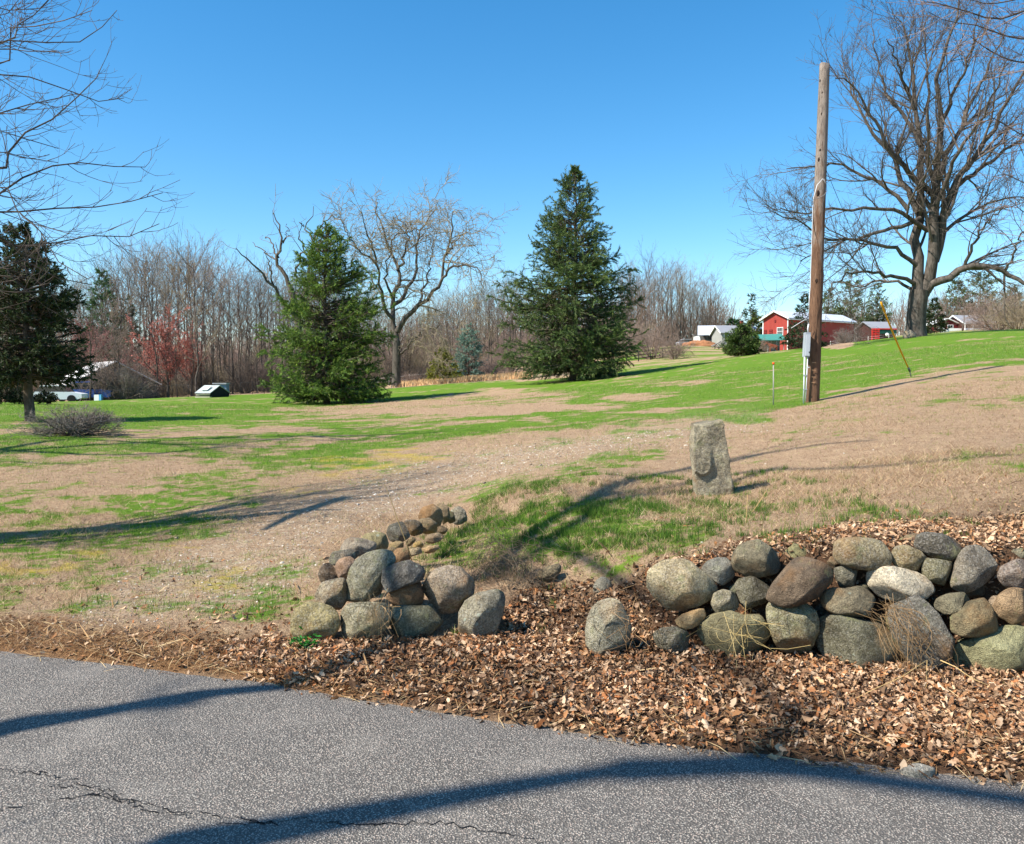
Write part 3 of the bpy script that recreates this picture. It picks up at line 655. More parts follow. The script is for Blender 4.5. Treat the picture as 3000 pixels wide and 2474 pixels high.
# ------------------------------------------------------------------ scattered cover: leaves, grass, pebbles
def rot_mats(yaw, pitch, roll):
    cy, sy_, cx, sx, cz, sz = np.cos(yaw), np.sin(yaw), np.cos(pitch), np.sin(pitch), np.cos(roll), np.sin(roll)
    o, i = np.zeros_like(yaw), np.ones_like(yaw)
    Rz = np.stack([cy, -sy_, o, sy_, cy, o, o, o, i], -1).reshape(-1, 3, 3)
    Rx = np.stack([i, o, o, o, cx, -sx, o, sx, cx], -1).reshape(-1, 3, 3)
    Ry = np.stack([cz, o, sz, o, i, o, -sz, o, cz], -1).reshape(-1, 3, 3)
    return Rz@Rx@Ry
def instance(name, templ, Fc, idx, Pm, M, scl, col, mat, kind='stuff', label=None, smooth=False):
    """templ (T,n,3) variants, idx (N,), bake N copies into one mesh"""
    V = templ[idx]*scl[:, None, None]
    V = np.einsum('nij,nkj->nki', M, V)+Pm[:, None, :]
    n = templ.shape[1]; N = len(idx)
    F2 = (Fc[None]+(np.arange(N)*n)[:, None, None]).reshape(-1, Fc.shape[1])
    me = np_mesh(name, V.reshape(-1, 3), F2, mat, smooth, np.repeat(col, n, 0))
    return tag(link(name, me), label, kind=kind)
LEAFCOL = np.array([lin(c) for c in [(164,124,92),(194,154,116),(142,104,76),(212,178,144),(114,86,64),(176,126,84),(156,124,98),(218,188,156),(162,106,66),(92,70,54),(198,162,128)]])
def leaf_templates():
    r = np.random.default_rng(5); T = []
    for k in range(14):
        # rib of 4 points, lobes left and right
        L = 1.0; w = r.uniform(.2, .36)
        rib = np.array([(0, -.5, 0), (0, -.15, 0), (0, .2, 0), (0, .55, 0)])
        lf = np.array([(-w*.8, -.28, 0), (-w*.6, .0, 0), (-w*1.0, .12, 0), (-w*.5, .36, 0)]); rt = lf*np.array([-1, 1, 1])+r.normal(size=(4, 3))*.03
        P = np.concatenate([rib, lf, rt]); curl = r.uniform(.3, 2.6); bend = r.uniform(-1.2, 1.2)
        th = P[:, 0]*curl*2.2; rad = 1/(curl*2.2)
        X = np.sin(th)*rad; Zc = (1-np.cos(th))*rad
        ph = P[:, 1]*bend; Yb = np.sin(ph)/bend if abs(bend) > .05 else P[:, 1]; Zb = (1-np.cos(ph))/bend if abs(bend) > .05 else 0
        T.append(np.stack([X, Yb, Zc+Zb+r.normal(size=12)*.02], -1))
    Fc = np.array([(0,1,4),(1,5,4),(1,2,5),(2,6,5),(2,7,6),(2,3,7),(0,8,1),(1,8,9),(1,9,2),(2,9,10),(2,10,11),(2,11,3)])
    return np.array(T), Fc
def build_litter():
    r = np.random.default_rng(11)
    mat = colmat('dead_leaf', .75, .15, .15)
    T, Fc = leaf_templates()
    n = 235000
    x = r.uniform(-4.2, 7.0, n); y = r.uniform(2.4, 8.0, n)
    z = hgt(x, y); g, mo, le, ne, gr = masks(x, y, z)
    yr = road_edge(x)
    cl = fbm(np.stack([x, y], -1)*1.7, 3, 40)
    dens = le*(.75+.5*(cl > .5))+ne*.16+.07*g*(y < 7)+.02+.04*(cl > .58)
    dens *= np.where(y > 6.0, .22, 1.0)*np.where(y > 5.45, .8, 1.0)*np.where((y > 5.0) & (cl < .47), .6, 1.0)*sstep(-.12, .25, y-yr)
    dens = np.where(le > .5, np.maximum(dens, .8*sstep(-.05, .2, y-yr)), dens)
    keep = (r.random(n) < dens)
    x, y, z, le = x[keep], y[keep], z[keep], le[keep]; N = len(x)
    sc = r.uniform(.018, .044, N)*np.where(r.random(N) < .08, 1.5, 1)*np.where(r.random(N) < .06, 1.6, 1)
    M = rot_mats(r.uniform(0, 6.28, N), r.normal(0, .55, N), r.normal(0, .55, N)+math.pi*(r.random(N) < .3))
    P = np.stack([x, y, z+r.random(N)**1.6*.045*le+.006], -1)
    ci = r.integers(0, len(LEAFCOL), N); c = LEAFCOL[ci]*r.uniform(.55, 1.15, (N, 1))
    pale = sstep(1.0, 3.4, x)*(r.random(N) < .45); c = c*(1-pale[:, None]*.45)+np.array(lin((210, 172, 134)))*pale[:, None]*.45
    dk = (cl[keep] < .42); c = c*np.where(dk, .7, 1.0)[:, None]
    instance('leaf_litter', T, Fc, r.integers(0, len(T), N), P, M, sc, np.clip(c, 0, 1), mat, label='brown curled oak leaves covering the bank and verge')
    # twigs and dry stems lying on the leaves and pine needles on the verge
    n = 52000; x = r.uniform(-5.5, 6.8, n); y = r.uniform(2.4, 7.4, n); z = hgt(x, y); g, mo, le, ne, gr = masks(x, y, z); yr = road_edge(x)
    edge = 1.6*sstep(.5, .0, np.abs(y-yr-.10))
    keep = r.random(n) < (ne*1.0+edge*.9*le+.10*le+.05)*sstep(-.10, .12, y-yr); x, y, z = x[keep], y[keep], z[keep]; N = len(x)
    t = np.array([[(-.5, -.012, 0), (-.5, .012, 0), (0, .014, .05), (0, -.014, .05), (.5, 0, 0), (.5, .006, 0)]]); F4 = np.array([(0, 1, 2, 3), (3, 2, 5, 4)])
    big = (r.random(N) < .03)
    sc = r.uniform(.05, .13, N)*np.where(big, 2.6, 1)
    M = rot_mats(r.uniform(0, 6.28, N), r.normal(0, .35, N), r.normal(0, .25, N))
    c = np.array([lin(v) for v in [(176, 140, 98), (128, 94, 62), (94, 68, 48), (206, 178, 132)]])[r.integers(0, 4, N)]*r.uniform(.6, 1.1, (N, 1))
    instance('pine_needles', t, F4, np.zeros(N, int), np.stack([x, y, z+.012+.03*r.random(N)**2], -1), M, sc, c, mat, label='brown needles and dry stems along the road edge')
def blades(name, x, y, z, h, w, tilt, col, seed, mat, label):
    r = np.random.default_rng(seed); N = len(x)
    a = r.uniform(0, 6.28, N); t = tilt
    dx, dy, dz = np.cos(a)*np.sin(t), np.sin(a)*np.sin(t), np.cos(t)
    b = r.uniform(0, 6.28, N); wx, wy = np.cos(b)*w, np.sin(b)*w
    base = np.stack([x, y, z-.004], -1)
    V = np.stack([base-np.stack([wx, wy, 0*wx], -1), base+np.stack([wx, wy, 0*wx], -1),
                  base+np.stack([dx*h, dy*h, dz*h], -1)], 1).reshape(-1, 3)
    Fc = np.arange(3*N).reshape(-1, 3)
    return tag(link(name, np_mesh(name, V, Fc, mat, False, np.repeat(col, 3, 0))), label, kind='stuff')
GREENS = np.array([lin(c) for c in [(72,110,36),(102,138,46),(128,156,60),(84,122,40),(58,90,34)]])
TANS = np.array([lin(c) for c in [(204,174,134),(182,150,114),(222,198,160),(150,120,90),(120,92,70),(194,160,126)]])
def build_grass():
    r = np.random.default_rng(21); mat = colmat('grass_blade', .7, .2, .25)
    specs = [(4.4, 9.5, 190000, 1.0), (9.5, 18, 150000, 1.0), (18, 42, 150000, 1.0)]
    gx, gy, gz, gh, gw, gt, gc = [], [], [], [], [], [], []
    dx_, dy_, dz_, dh, dw, dt, dc = [], [], [], [], [], [], []
    for y0, y1, n, k in specs:
        y = np.sqrt(r.uniform(y0*y0, y1*y1, n)); x = r.uniform(-.72, .72, n)*y
        z = hgt(x, y); g, mo, le, ne, gr = masks(x, y, z)
        yr = road_edge(x); cl = fbm(np.stack([x, y], -1)*5.5, 3, 50); cl2 = fbm(np.stack([x, y], -1)*1.4, 3, 51)
        pg = np.clip(g*1.2*sstep(.34, .62, cl)+.02, 0, 1)
        isg = r.random(n) < pg*.72+.012*(1-le)
        ok = (y > yr+.15)
        # on the leafy bank green grass stands in tufts only
        m = isg & ok & ~((le > .6) & (r.random(n) < .55)) & ~(ne > .5)
        sc = 1+.045*np.maximum(y-5, 0)
        hh = r.uniform(.022, .06, n)*np.where(g > .6, 1.1, .9)*(1+.02*y)
        gx.append(x[m]); gy.append(y[m]); gz.append(z[m]); gh.append(hh[m]); gw.append((.0017*sc*r.uniform(.8, 1.4, n))[m]); gt.append(np.abs(r.normal(0, .45, n))[m])
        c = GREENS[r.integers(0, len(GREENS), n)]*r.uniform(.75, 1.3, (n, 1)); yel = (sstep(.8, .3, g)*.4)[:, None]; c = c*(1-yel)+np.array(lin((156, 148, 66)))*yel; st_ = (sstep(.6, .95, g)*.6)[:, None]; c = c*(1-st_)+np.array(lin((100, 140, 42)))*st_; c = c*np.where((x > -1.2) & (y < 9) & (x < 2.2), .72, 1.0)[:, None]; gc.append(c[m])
        m = (~isg) & ok & (r.random(n) < .8-.55*gr-.65*le-.2*g+.0*ne)
        hh = r.uniform(.03, .075, n)*(1+.02*y)*(1+.7*sstep(.48, .62, cl2)*(y < 13))
        dx_.append(x[m]); dy_.append(y[m]); dz_.append(z[m]); dh.append(hh[m]); dw.append((.0014*sc*r.uniform(.8, 1.4, n))[m]); dt.append(r.uniform(.75, 1.5, n)[m])
        c = TANS[r.integers(0, len(TANS), n)]*r.uniform(.65, 1.15, (n, 1))*np.where(cl2 < .45, .8, 1.0)[:, None]; dc.append(c[m])
    # thick tufts on the mound
    n = 9000; x = r.uniform(-.9, 3.2, n); y = r.uniform(5.3, 10, n); z = hgt(x, y); g, mo, le, ne, gr = masks(x, y, z)
    m = r.random(n) < (g*.6+.12*(1-.7*le))*sstep(.40, .60, fbm(np.stack([x, y], -1)*3.2, 2, 60)); x, y = x[m], y[m]
    k = 22; x = np.repeat(x, k)+r.normal(0, .018, len(x)*k); y = np.repeat(y, k)+r.normal(0, .018, len(y)*k); z = hgt(x, y); N = len(x)
    gx.append(x); gy.append(y); gz.append(z); gh.append(r.uniform(.03, .085, N)); gw.append(r.uniform(.0014, .003, N)); gt.append(np.abs(r.normal(0, .5, N))); gc.append(GREENS[r.integers(0, 5, N)]*r.uniform(.5, 1.05, (N, 1)))
    cat = np.concatenate
    blades('green_grass', cat(gx), cat(gy), cat(gz), cat(gh), cat(gw), cat(gt), cat(gc), 1, mat, 'short spring grass growing in green patches')
    blades('dead_grass', cat(dx_), cat(dy_), cat(dz_), cat(dh), cat(dw), cat(dt), cat(dc), 2, mat, 'matted tan dead grass on the lawn')
    # pebbles of the driveway
    U, Fc = ico(1)
    n = 30000; y = np.sqrt(r.uniform(4.6**2, 15**2, n)); x = r.uniform(-.7, .45, n)*y; z = hgt(x, y); g, mo, le, ne, gr = masks(x, y, z)
    m = (r.random(n) < gr*.75*(1-g*.7)+.01) & (y > road_edge(x)+.05); x, y, z = x[m], y[m], z[m]; N = len(x)
    T = np.array([U*np.array(s)+np.random.default_rng(i).normal(size=U.shape)*.12 for i, s in enumerate([(1, .8, .5), (1, .6, .5), (.8, .8, .6), (1.1, .7, .4)])])
    c = np.array([lin(v) for v in [(176, 164, 148), (142, 128, 114), (200, 190, 176), (120, 104, 90), (160, 138, 118)]])[r.integers(0, 5, N)]
    instance('gravel', T, Fc, r.integers(0, 4, N), np.stack([x, y, z], -1), rot_mats(r.uniform(0, 6.28, N), r.normal(0, .2, N), r.normal(0, .2, N)), r.uniform(.004, .011, N)*(1+.05*y)*np.where(r.random(N) < .03, 2.0, 1), c, colmat('pebble', .85), label='pale gravel and pebbles of the old driveway')
def rosette(px, py, n, size, name, label, cat, colr, upright=.9):
    r = np.random.default_rng(int(px)); g = ground(px, py)
    T, Fc = leaf_templates()
    N = n; a = r.uniform(0, 6.28, N); rad = r.random(N)**.6*size
    P = np.stack([np.cos(a)*rad, np.sin(a)*rad*.6, np.abs(r.normal(0, .5, N))*size*upright+.01], -1)
    M = rot_mats(a-1.57, r.uniform(-.2, .9, N), r.normal(0, .3, N))
    V = T[r.integers(0, 14, N)]*r.uniform(.02, .045, N)[:, None, None]; V = np.einsum('nij,nkj->nki', M, V)+P[:, None]
    F2 = (Fc[None]+(np.arange(N)*12)[:, None, None]).reshape(-1, 3); c = np.repeat(np.array(lin(colr))*r.uniform(.6, 1.3, (N, 1)), 12, 0)
    o = link(name, np_mesh(name, V.reshape(-1, 3), F2, MATS['leafgreen'], False, c), None, g); tag(o, label, cat)
MATS = {}
def build_small():
    MATS['leafgreen'] = colmat('green_leaf', .6, .3, .3)
    rosette(895, 1908, 130, .10, 'weed', 'bright green leafy weed at the foot of the tan rounded wall stone', 'weed', (46, 120, 40), .7)
    MATS['straw'] = flat('dry_stem', lin((196, 164, 110)), .8)
    def stem(name, pts, r0, label):
        P = np.array(pts); o = sweep(name, P, np.linspace(r0, r0*.45, len(P)), 4, MATS['straw'], None); tag(o, label, 'dry stem')
    def S(pxy, Y): return [at(a, b, y) for (a, b), y in zip(pxy, Y)]
    stem('dry_weed', S([(1208,1648),(1190,1590),(1160,1510),(1140,1450),(1121,1408)], [6.05,6.0,5.95,5.9,5.85]), .004, 'tall thin bare weed stem rising from the heap of stones')
    stem('dry_weed', S([(2190,1700),(2187,1640),(2184,1560),(2190,1450)], [6.6,6.6,6.58,6.55]), .003, 'upright dry stem on the bank in front of the granite post')
    stem('dry_weed', S([(2205,1500),(2225,1470),(2247,1436)], [6.9,6.9,6.9]), .003, 'short slanting dry stem just right of the granite post')
    stem('dry_weed', S([(2712,2068),(2714,2000),(2716,1935)], [4.4,4.42,4.4]), .003, 'pale straight stem standing in front of the tall dark grey slab')
    stem('grass_stalk', S([(2714,1936),(2640,1985),(2560,2020),(2500,2050)], [4.42,4.3,4.2,4.2]), .003, 'arching straw stalk reaching left in front of the huge dark stone')
    stem('grass_stalk', S([(2755,1935),(2800,1955),(2850,1990),(2900,2010)], [4.4,4.35,4.3,4.25]), .003, 'arching straw stalk reaching right in front of the large olive grey stone')
    stem('fallen_stick', S([(2200,2065),(2235,2120),(2268,2170)], [4.25,4.1,3.98]), .006, 'pale broken stick lying on the leaves below the wall')
    # dry vines and grass hanging over the wall
    r = np.random.default_rng(8)
    def tangle(name, a, b, n, spread, label, col):
        V, Fc, C = [], [], []; n = int(n*.5) if n < 190 else n
        A, B = np.array(a), np.array(b)
        for i in range(n):
            s = A+r.normal(size=3)*spread*np.array([1.3, .3, 1.0]); e = A+(B-A)*r.uniform(.3, 1.15)+r.normal(size=3)*spread*np.array([2.0, .5, 1.3]); m = (s+e)/2+np.array([0, -.06, .02])+r.normal(size=3)*spread*1.9
            ts = np.linspace(0, 1, 7)[:, None]; P = (1-ts)**2*s+2*ts*(1-ts)*m+ts**2*e
            v, f = tube_arrays(P[None], np.full((1, 7), .0013), 3); V.append(v); Fc.append(f+sum(len(q) for q in V[:-1])); C.append(np.repeat([np.array(lin(col))*r.uniform(.6, 1.2)], len(v), 0))
        V = np.concatenate(V); o = link(name, np_mesh(name, V-A, np.concatenate(Fc), MATS['leafgreen'], False, np.concatenate(C)), None, A); tag(o, label, 'dry vine')
    tangle('dry_vine', at(2600, 1790, 4.62), at(2720, 1960, 4.45), 130, .05, 'tangle of dry brown vines hanging over the huge dark stone', (150, 120, 82))
    tangle('dry_vine', at(2180, 1830, 4.9), at(2215, 1900, 4.62), 40, .07, 'wisps of straw over the broad olive stone', (190, 166, 110))
    tangle('dry_vine', at(1110, 1770, 5.08), at(1075, 1880, 4.95), 70, .05, 'tuft of dry straw between two bottom stones of the left heap', (196, 160, 110))
    tangle('dry_vine', at(1835, 1790, 5.0), at(1850, 1930, 4.95), 45, .07, 'dry straw around the right side of the lone boulder', (182, 146, 104))
    tangle('dead_tuft', at(1470, 1640, 6.0), at(1440, 1710, 5.85), 200, .10, 'grey dead grass tuft on the mound behind the left heap of stones', (120, 104, 84))

# ------------------------------------------------------------------ tubes
def tube_arrays(P, R, sides):
    """P (N,K,3), R (N,K) -> verts, quads"""
    N, K, _ = P.shape
    T = np.gradient(P, axis=1); T /= np.linalg.norm(T, axis=-1, keepdims=True)+1e-12
    T0 = T.mean(1); ref = np.where(np.abs(T0[:, 2:3]) < .8, np.array([[0, 0, 1.]]), np.array([[1., 0, 0]]))
    A = np.cross(T, ref[:, None, :]); A /= np.linalg.norm(A, axis=-1, keepdims=True)+1e-9; B = np.cross(T, A)
    th = np.arange(sides)*2*math.pi/sides
    V = P[:, :, None]+R[:, :, None, None]*(A[:, :, None]*np.cos(th)[:, None]+B[:, :, None]*np.sin(th)[:, None])
    n = (np.arange(N)*K*sides)[:, None, None]; k = (np.arange(K-1)*sides)[None, :, None]; s = np.arange(sides)[None, None]; s2 = (s+1) % sides
    Fc = np.stack([n+k+s, n+k+s2, n+k+sides+s2, n+k+sides+s], -1).reshape(-1, 4)
    return V.reshape(-1, 3), Fc
def sweep(name, P, R, sides, mat, parent=None, smooth=True, origin=None):
    P = np.asarray(P, float); o = np.array(origin) if origin is not None else P[0]
    V, Fc = tube_arrays(P[None], np.asarray(R, float)[None], sides)
    n = len(V); K = len(P); c0, c1 = P[0], P[-1]
    V = np.concatenate([V, [c0, c1]])
    tr = [(n, (j+1) % sides, j, j) for j in range(sides)]+[(n+1, (K-1)*sides+j, (K-1)*sides+(j+1) % sides, (K-1)*sides+j) for j in range(sides)]
    faces = [tuple(f) for f in Fc]+[t[:3] for t in tr]
    me = bpy.data.meshes.new(name); me.from_pydata([tuple(v) for v in V-o], [], faces); me.materials.append(mat)
    if smooth:
        for p in me.polygons: p.use_smooth = True
    base = np.array(parent.location) if parent else np.zeros(3)
    return link(name, me, parent, o-base)
def box(name, c, s, mat, parent=None, rz=0, bev=0.0, tilt=(0, 0)):
    import bmesh
    bm = bmesh.new(); bmesh.ops.create_cube(bm, size=1); bmesh.ops.scale(bm, vec=s, verts=bm.verts)
    if bev: bmesh.ops.bevel(bm, geom=bm.edges[:], offset=bev, segments=2, affect='EDGES')
    me = bpy.data.meshes.new(name); bm.to_mesh(me); bm.free(); me.materials.append(mat)
    o = link(name, me, parent, c); o.rotation_euler = (tilt[0], tilt[1], rz); return o

# ------------------------------------------------------------------ pole, guy, stake
def build_pole():
    YP = 18.5
    t = NT('weathered_pole_wood'); P = t.coord('Object')
    g = t.noise(t.coord('Object', (1, 1, .06)), 60, 5, .75); s = t.noise(t.coord('Object', (1, 1, .18)), 9, 4, .6); k = t.noise(P, 2.0, 3)
    sx = t.n('SeparateXYZ'); t.l(P, sx.inputs[0]); hfac = t.math('ADD', t.math('MULTIPLY', sx.outputs[2], .145), t.math('MULTIPLY', t.math('SUBTRACT', s, .5), 1.3))
    low = t.mix(s, lin((84, 60, 46)), lin((136, 104, 80))); high = t.mix(s, lin((116, 104, 94)), lin((160, 148, 136)))
    col = t.mix(t.ramp(hfac, [(.45, 0.), (.75, 1.)]), low, high)
    col = t.mix(t.ramp(g, [(.36, .75), (.5, 0.)]), col, lin((44, 30, 24)))
    wood = t.done(col, .85, t.bump(g, .03, 1.0), .2)
    plast = flat('white_pvc', lin((206, 210, 214)), .5, .08); grey = flat('grey_enamel', lin((150, 156, 162)), .45, .08); dark = flat('black_cable', (.015, .015, .016), .6)
    b = at(2380, 1183, YP); tp = at(1695.5*D, 133*D, YP+.3)
    b[2] = hz(b[0], b[1])
    root = empty('utility_pole', b, 'tall bare wooden pole with a grey meter box and white conduit', 'utility pole')
    n = 46; ts = np.linspace(0, 1, n); C = b+(tp-b)*ts[:, None]; C[0, 2] -= .15
    R = .147+(.108-.147)*ts; sides = 20
    V, Fc = tube_arrays(C[None], R[None], sides)
    ctr = np.repeat(C, sides, 0); nr = V-ctr; L = np.linalg.norm(nr, axis=1, keepdims=True)
    ang = np.tile(np.arange(sides), n)
    q = np.stack([np.cos(ang*2*math.pi/sides)*2.2, np.sin(ang*2*math.pi/sides)*2.2, ctr[:, 2]*.5], -1)
    V = V+nr/L*((fbm(q, 3, 71)-.5)*.022+(fbm(q*np.array([4, 4, 1.2]), 2, 72)-.5)*.014)[:, None]
    # slanted top
    top = np.arange(len(V)) >= (n-1)*sides; V[top, 2] += (V[top, 0]-tp[0])*-.15+(fbm(V[top]*20, 2, 4)-.5)*.03
    V2 = np.concatenate([V, [tp]]); f = [tuple(x) for x in Fc]+[((n-1)*sides+j, (n-1)*sides+(j+1) % sides, len(V)) for j in range(sides)]
    me = bpy.data.meshes.new('shaft'); me.from_pydata([tuple(v) for v in V2-b], [], f); me.materials.append(wood)
    for p in me.polygons: p.use_smooth = len(p.vertices) == 4
    link('shaft', me, root)
    def on(px, py, off=-.16): 
        p = at(px, py, YP+off); return p
    def lb(pts, r, mat, name, lab=None, off=-.17):
        o = sweep(name, [on(a, c, off) for a, c in pts], [r]*len(pts), 6, mat, root)
        if lab: o['label'] = lab
        return o
    bx = on(2363, 1011, -.12); m = box('meter_box', bx-b, (.115, .15, .53), grey, root, bev=.008, tilt=(0, .035))
    box('cover', (0, -.085, -.01), (.095, .022, .46), flat('light_grey_enamel', lin((176, 182, 188)), .4, .05), m, bev=.004)
    box('latch', (0.03, -.10, -.16), (.016, .014, .03), dark, m)
    lb([(2357.5, 1046), (2356, 1110), (2354, 1183)], .017, plast, 'conduit')
    lb([(2366, 1046), (2363.5, 1110), (2360, 1176)], .011, plast, 'conduit')
    lb([(2367, 974), (2367, 962), (2369, 950)], .016, plast, 'conduit')
    for yy in (1100, 1142): box('strap', on(2359, yy, -.185)-b, (.085, .012, .02), grey, root)
    box('bracket', on(2367, 1077, -.17)-b, (.05, .05, .025), flat('galvanised', lin((190, 194, 198)), .4, .1), root)
    zx = lambda a, c: (2300+a/2.17, 150+c/2.17)
    lb([zx(150,1736), zx(152,1600), zx(160,1500), zx(165,1350), zx(172,1150), zx(176,1000), zx(182,930), zx(205,850), zx(240,812), zx(256,838)], .007, plast, 'cable', 'white cable clipped up the left side')
    lb([zx(160,930), zx(163,905), zx(178,945), zx(215,935), zx(250,915), zx(266,890), zx(262,850), zx(246,812)], .008, flat('grey_cable', lin((120, 118, 116)), .6), 'cable_loop')
    lb([zx(178,950), zx(176,1060), zx(184,1110), zx(196,1180)], .006, dark, 'cable')
    lb([zx(262,760), zx(258,900), zx(250,1010)], .008, dark, 'cable', None, -.04)
    lb([zx(232,1300), zx(244,1420), zx(238,1540), zx(232,1600)], .009, dark, 'cable', None, -.08)
    lb([zx(150,1736), (2362, 935), (2340, 948), (2318, 962)], .006, plast, 'cable', 'loose cable end')
    for a, c, w in ((215, 690, .05), (200, 1462, .055), (222, 190, .03), (210, 905, .07), (232, 400, .03), (222, 630, .03), (236, 265, .025)):
        p = zx(a, c); ce = on(p[0], p[1], -.118); u = ico(2); V = u[0]*np.array([w*.45, .02, w])+rng.normal(size=u[0].shape)*.004
        link('knot', np_mesh('knot', V, u[1], flat('knot_wood', (.03, .018, .012), .9), True), root, ce-b)
    for yy in (1063, 1085, 1105, 1121): box('scar', on(2385+(yy-1063)*-.03, yy, -.148)-b, (.08, .012, .008), flat('fresh_wood', lin((190, 150, 116)), .8), root)
    # guy wire
    yel = flat('yellow_plastic', lin((206, 150, 24)), .5, .12); steel = flat('steel', lin((110, 112, 110)), .4, .15, 20, .6)
    an = ground(2672, 1104); YA = an[1]; tpz = at(2421, 500, YP)
    gy = empty('guy_wire', an, 'slanting guy wire with a yellow plastic guard anchored in the lawn right of the pole', 'guy wire')
    v0 = an+np.array([0, 0, -.1]); d = tpz-an; Ln = np.linalg.norm(d)
    sweep('anchor_rod', [v0, an+d*.035], [.014, .014], 8, steel, gy)
    sweep('clamp', [an+d*.030, an+d*.045, an+d*.052], [.026, .03, .018], 8, steel, gy)
    ts = np.linspace(.05, 1, 14); sweep('wire', [an+d*t for t in ts], [.0055]*14, 5, dark, gy)
    ts = np.linspace(.053, .40, 20); PP = np.array([an+d*t+np.array([0, 0, -.10*math.sin((t-.05)/.37*math.pi)*.5]) for t in ts]); 
    sweep('guard', PP, [.019]*3+[.021]*14+[.024]*3, 10, yel, gy)
    # marker stake
    g = ground(2266, 1186); tp = at(2266, 1068, g[1])
    st = empty('marker_stake', g, 'thin grey marker stake with an orange top standing in the lawn left of the pole', 'marker stake')
    sweep('rod', [g-np.array([0, 0, .1]), tp], [.013, .012], 6, flat('grey_fibreglass', lin((150, 146, 140)), .6), st)
    sweep('cap', [tp, tp+np.array([0, 0, .04])], [.028, .026], 8, flat('orange_paint', lin((226, 82, 34)), .5), st)
# ------------------------------------------------------------------ trees
def resample(pts, K):
    pts = np.asarray(pts, float)
    # Catmull-Rom through the traced points, then even spacing
    Q = [2*pts[0]-pts[1]]+list(pts)+[2*pts[-1]-pts[-2]]; out = []
    for i in range(1, len(Q)-2):
        for t in np.linspace(0, 1, 8, endpoint=False):
            a, b, c, d = Q[i-1], Q[i], Q[i+1], Q[i+2]
            out.append(.5*((2*b)+(-a+c)*t+(2*a-5*b+4*c-d)*t*t+(-a+3*b-3*c+d)*t**3))
    out.append(pts[-1]); out = np.array(out); s = np.concatenate([[0], np.cumsum(np.linalg.norm(np.diff(out, axis=0), axis=1))])
    u = np.linspace(0, s[-1], K); return np.stack([np.interp(u, s, out[:, k]) for k in range(3)], -1)
def unit(v): return v/(np.linalg.norm(v, axis=-1, keepdims=True)+1e-12)
def kids(P, R, r, dens=None, n=None, t0=.2, t1=1.0, L=1.0, lvar=.35, taper=.6, ang=.7, avar=.2, K=5, up=.05, curl=.15, rr=.6, rmax=9, rmin=.006, flatten=0.0, tip=True, upend=0.0):
    N, Kp = R.shape
    seg = np.linalg.norm(np.diff(P, axis=1), axis=-1).sum(1)
    cnt = np.full(N, n) if n is not None else np.maximum((seg*(t1-t0)*dens+r.random(N)).astype(int), 0)
    idx = np.repeat(np.arange(N), cnt); M = len(idx)
    t = r.uniform(t0, t1, M)
    f = t*(Kp-1); i = np.clip(f.astype(int), 0, Kp-2); fr = (f-i)[:, None]
    p0 = P[idx, i]*(1-fr)+P[idx, i+1]*fr; T = unit(P[idx, i+1]-P[idx, i]); rad = R[idx, i]*(1-fr[:, 0])+R[idx, i+1]*fr[:, 0]
    rd = unit(r.normal(size=(M, 3))); rd[:, 2] *= (1-flatten); pp = unit(rd-(rd*T).sum(-1, keepdims=True)*T)
    a = ang+r.normal(0, avar, M); d = np.cos(a)[:, None]*T+np.sin(a)[:, None]*pp
    ln = L*(1-taper*t)*np.exp(r.normal(0, lvar, M))
    if isinstance(L, float): ln = np.minimum(ln, seg[idx]*.95)
    out = np.empty((M, K, 3)); out[:, 0] = p0; st = (ln/(K-1))[:, None]
    for k in range(1, K):
        d = unit(d+np.array([0, 0, 1.])*(up+upend*k/K)+r.normal(size=(M, 3))*curl); out[:, k] = out[:, k-1]+d*st
    r0 = np.minimum(rad*rr, rmax)*np.clip(.6+.4*ln/np.maximum(L, 1e-3), .5, 1.1); r0 = np.maximum(r0, rmin)
    Rk = r0[:, None]*(1-np.linspace(0, 1, K)[None]*.75); Rk = np.maximum(Rk, rmin*.6)
    return out, Rk
def bark(name, c1, c2, scale=8.0, bump_=.03, stretch=.3):
    t = NT(name); v = t.coord('Object', (1, 1, stretch)); n = t.noise(v, scale, 5, .7)
    col = t.mix(t.ramp(n, [(.35, 0.), (.65, 1.)]), lin(c1), lin(c2)); return t.done(col, .9, t.bump(n, bump_, 1.0), .1)
def build_mats():
    MATS['bark'] = bark('maple_bark', (58, 52, 46), (106, 98, 90), 5)
    MATS['barkdark'] = bark('dark_bark', (62, 55, 48), (108, 98, 88), 6)
    MATS['twig'] = bark('twig_grey', (108, 100, 92), (140, 130, 120), 3, 0)
    MATS['twigdark'] = bark('twig_dark', (78, 70, 64), (106, 96, 88), 3, 0)
    MATS['twigtan'] = bark('twig_tan', (122, 110, 90), (160, 146, 120), 3, 0)
    MATS['twigpink'] = bark('twig_pinkish', (122, 104, 94), (154, 134, 122), 3, 0)
    MATS['twigred'] = bark('twig_red', (124, 86, 78), (152, 108, 98), 3, 0)
    MATS['twigmaple'] = bark('twig_maple', (80, 72, 66), (112, 102, 94), 3, 0)
    MATS['needle'] = colmat('conifer_needle', .65, .2, .12)
    MATS['bud'] = colmat('tree_bud', .7, .2, .2)
def join_tubes(levels):
    V, Fc, o = [], [], 0
    for P, R, s in levels:
        if len(P) == 0: continue
        v, f = tube_arrays(P, R, s); V.append(v); Fc.append(f+o); o += len(v)
    return np.concatenate(V), np.concatenate(Fc)
def limbset(traces, K=14):
    """traces: list of (points (n,3), r0, r1)"""
    P = np.array([resample(p, K) for p, a, b in traces]); R = np.array([a+(b-a)*np.linspace(0, 1, K)**.8 for p, a, b in traces]); return P, R
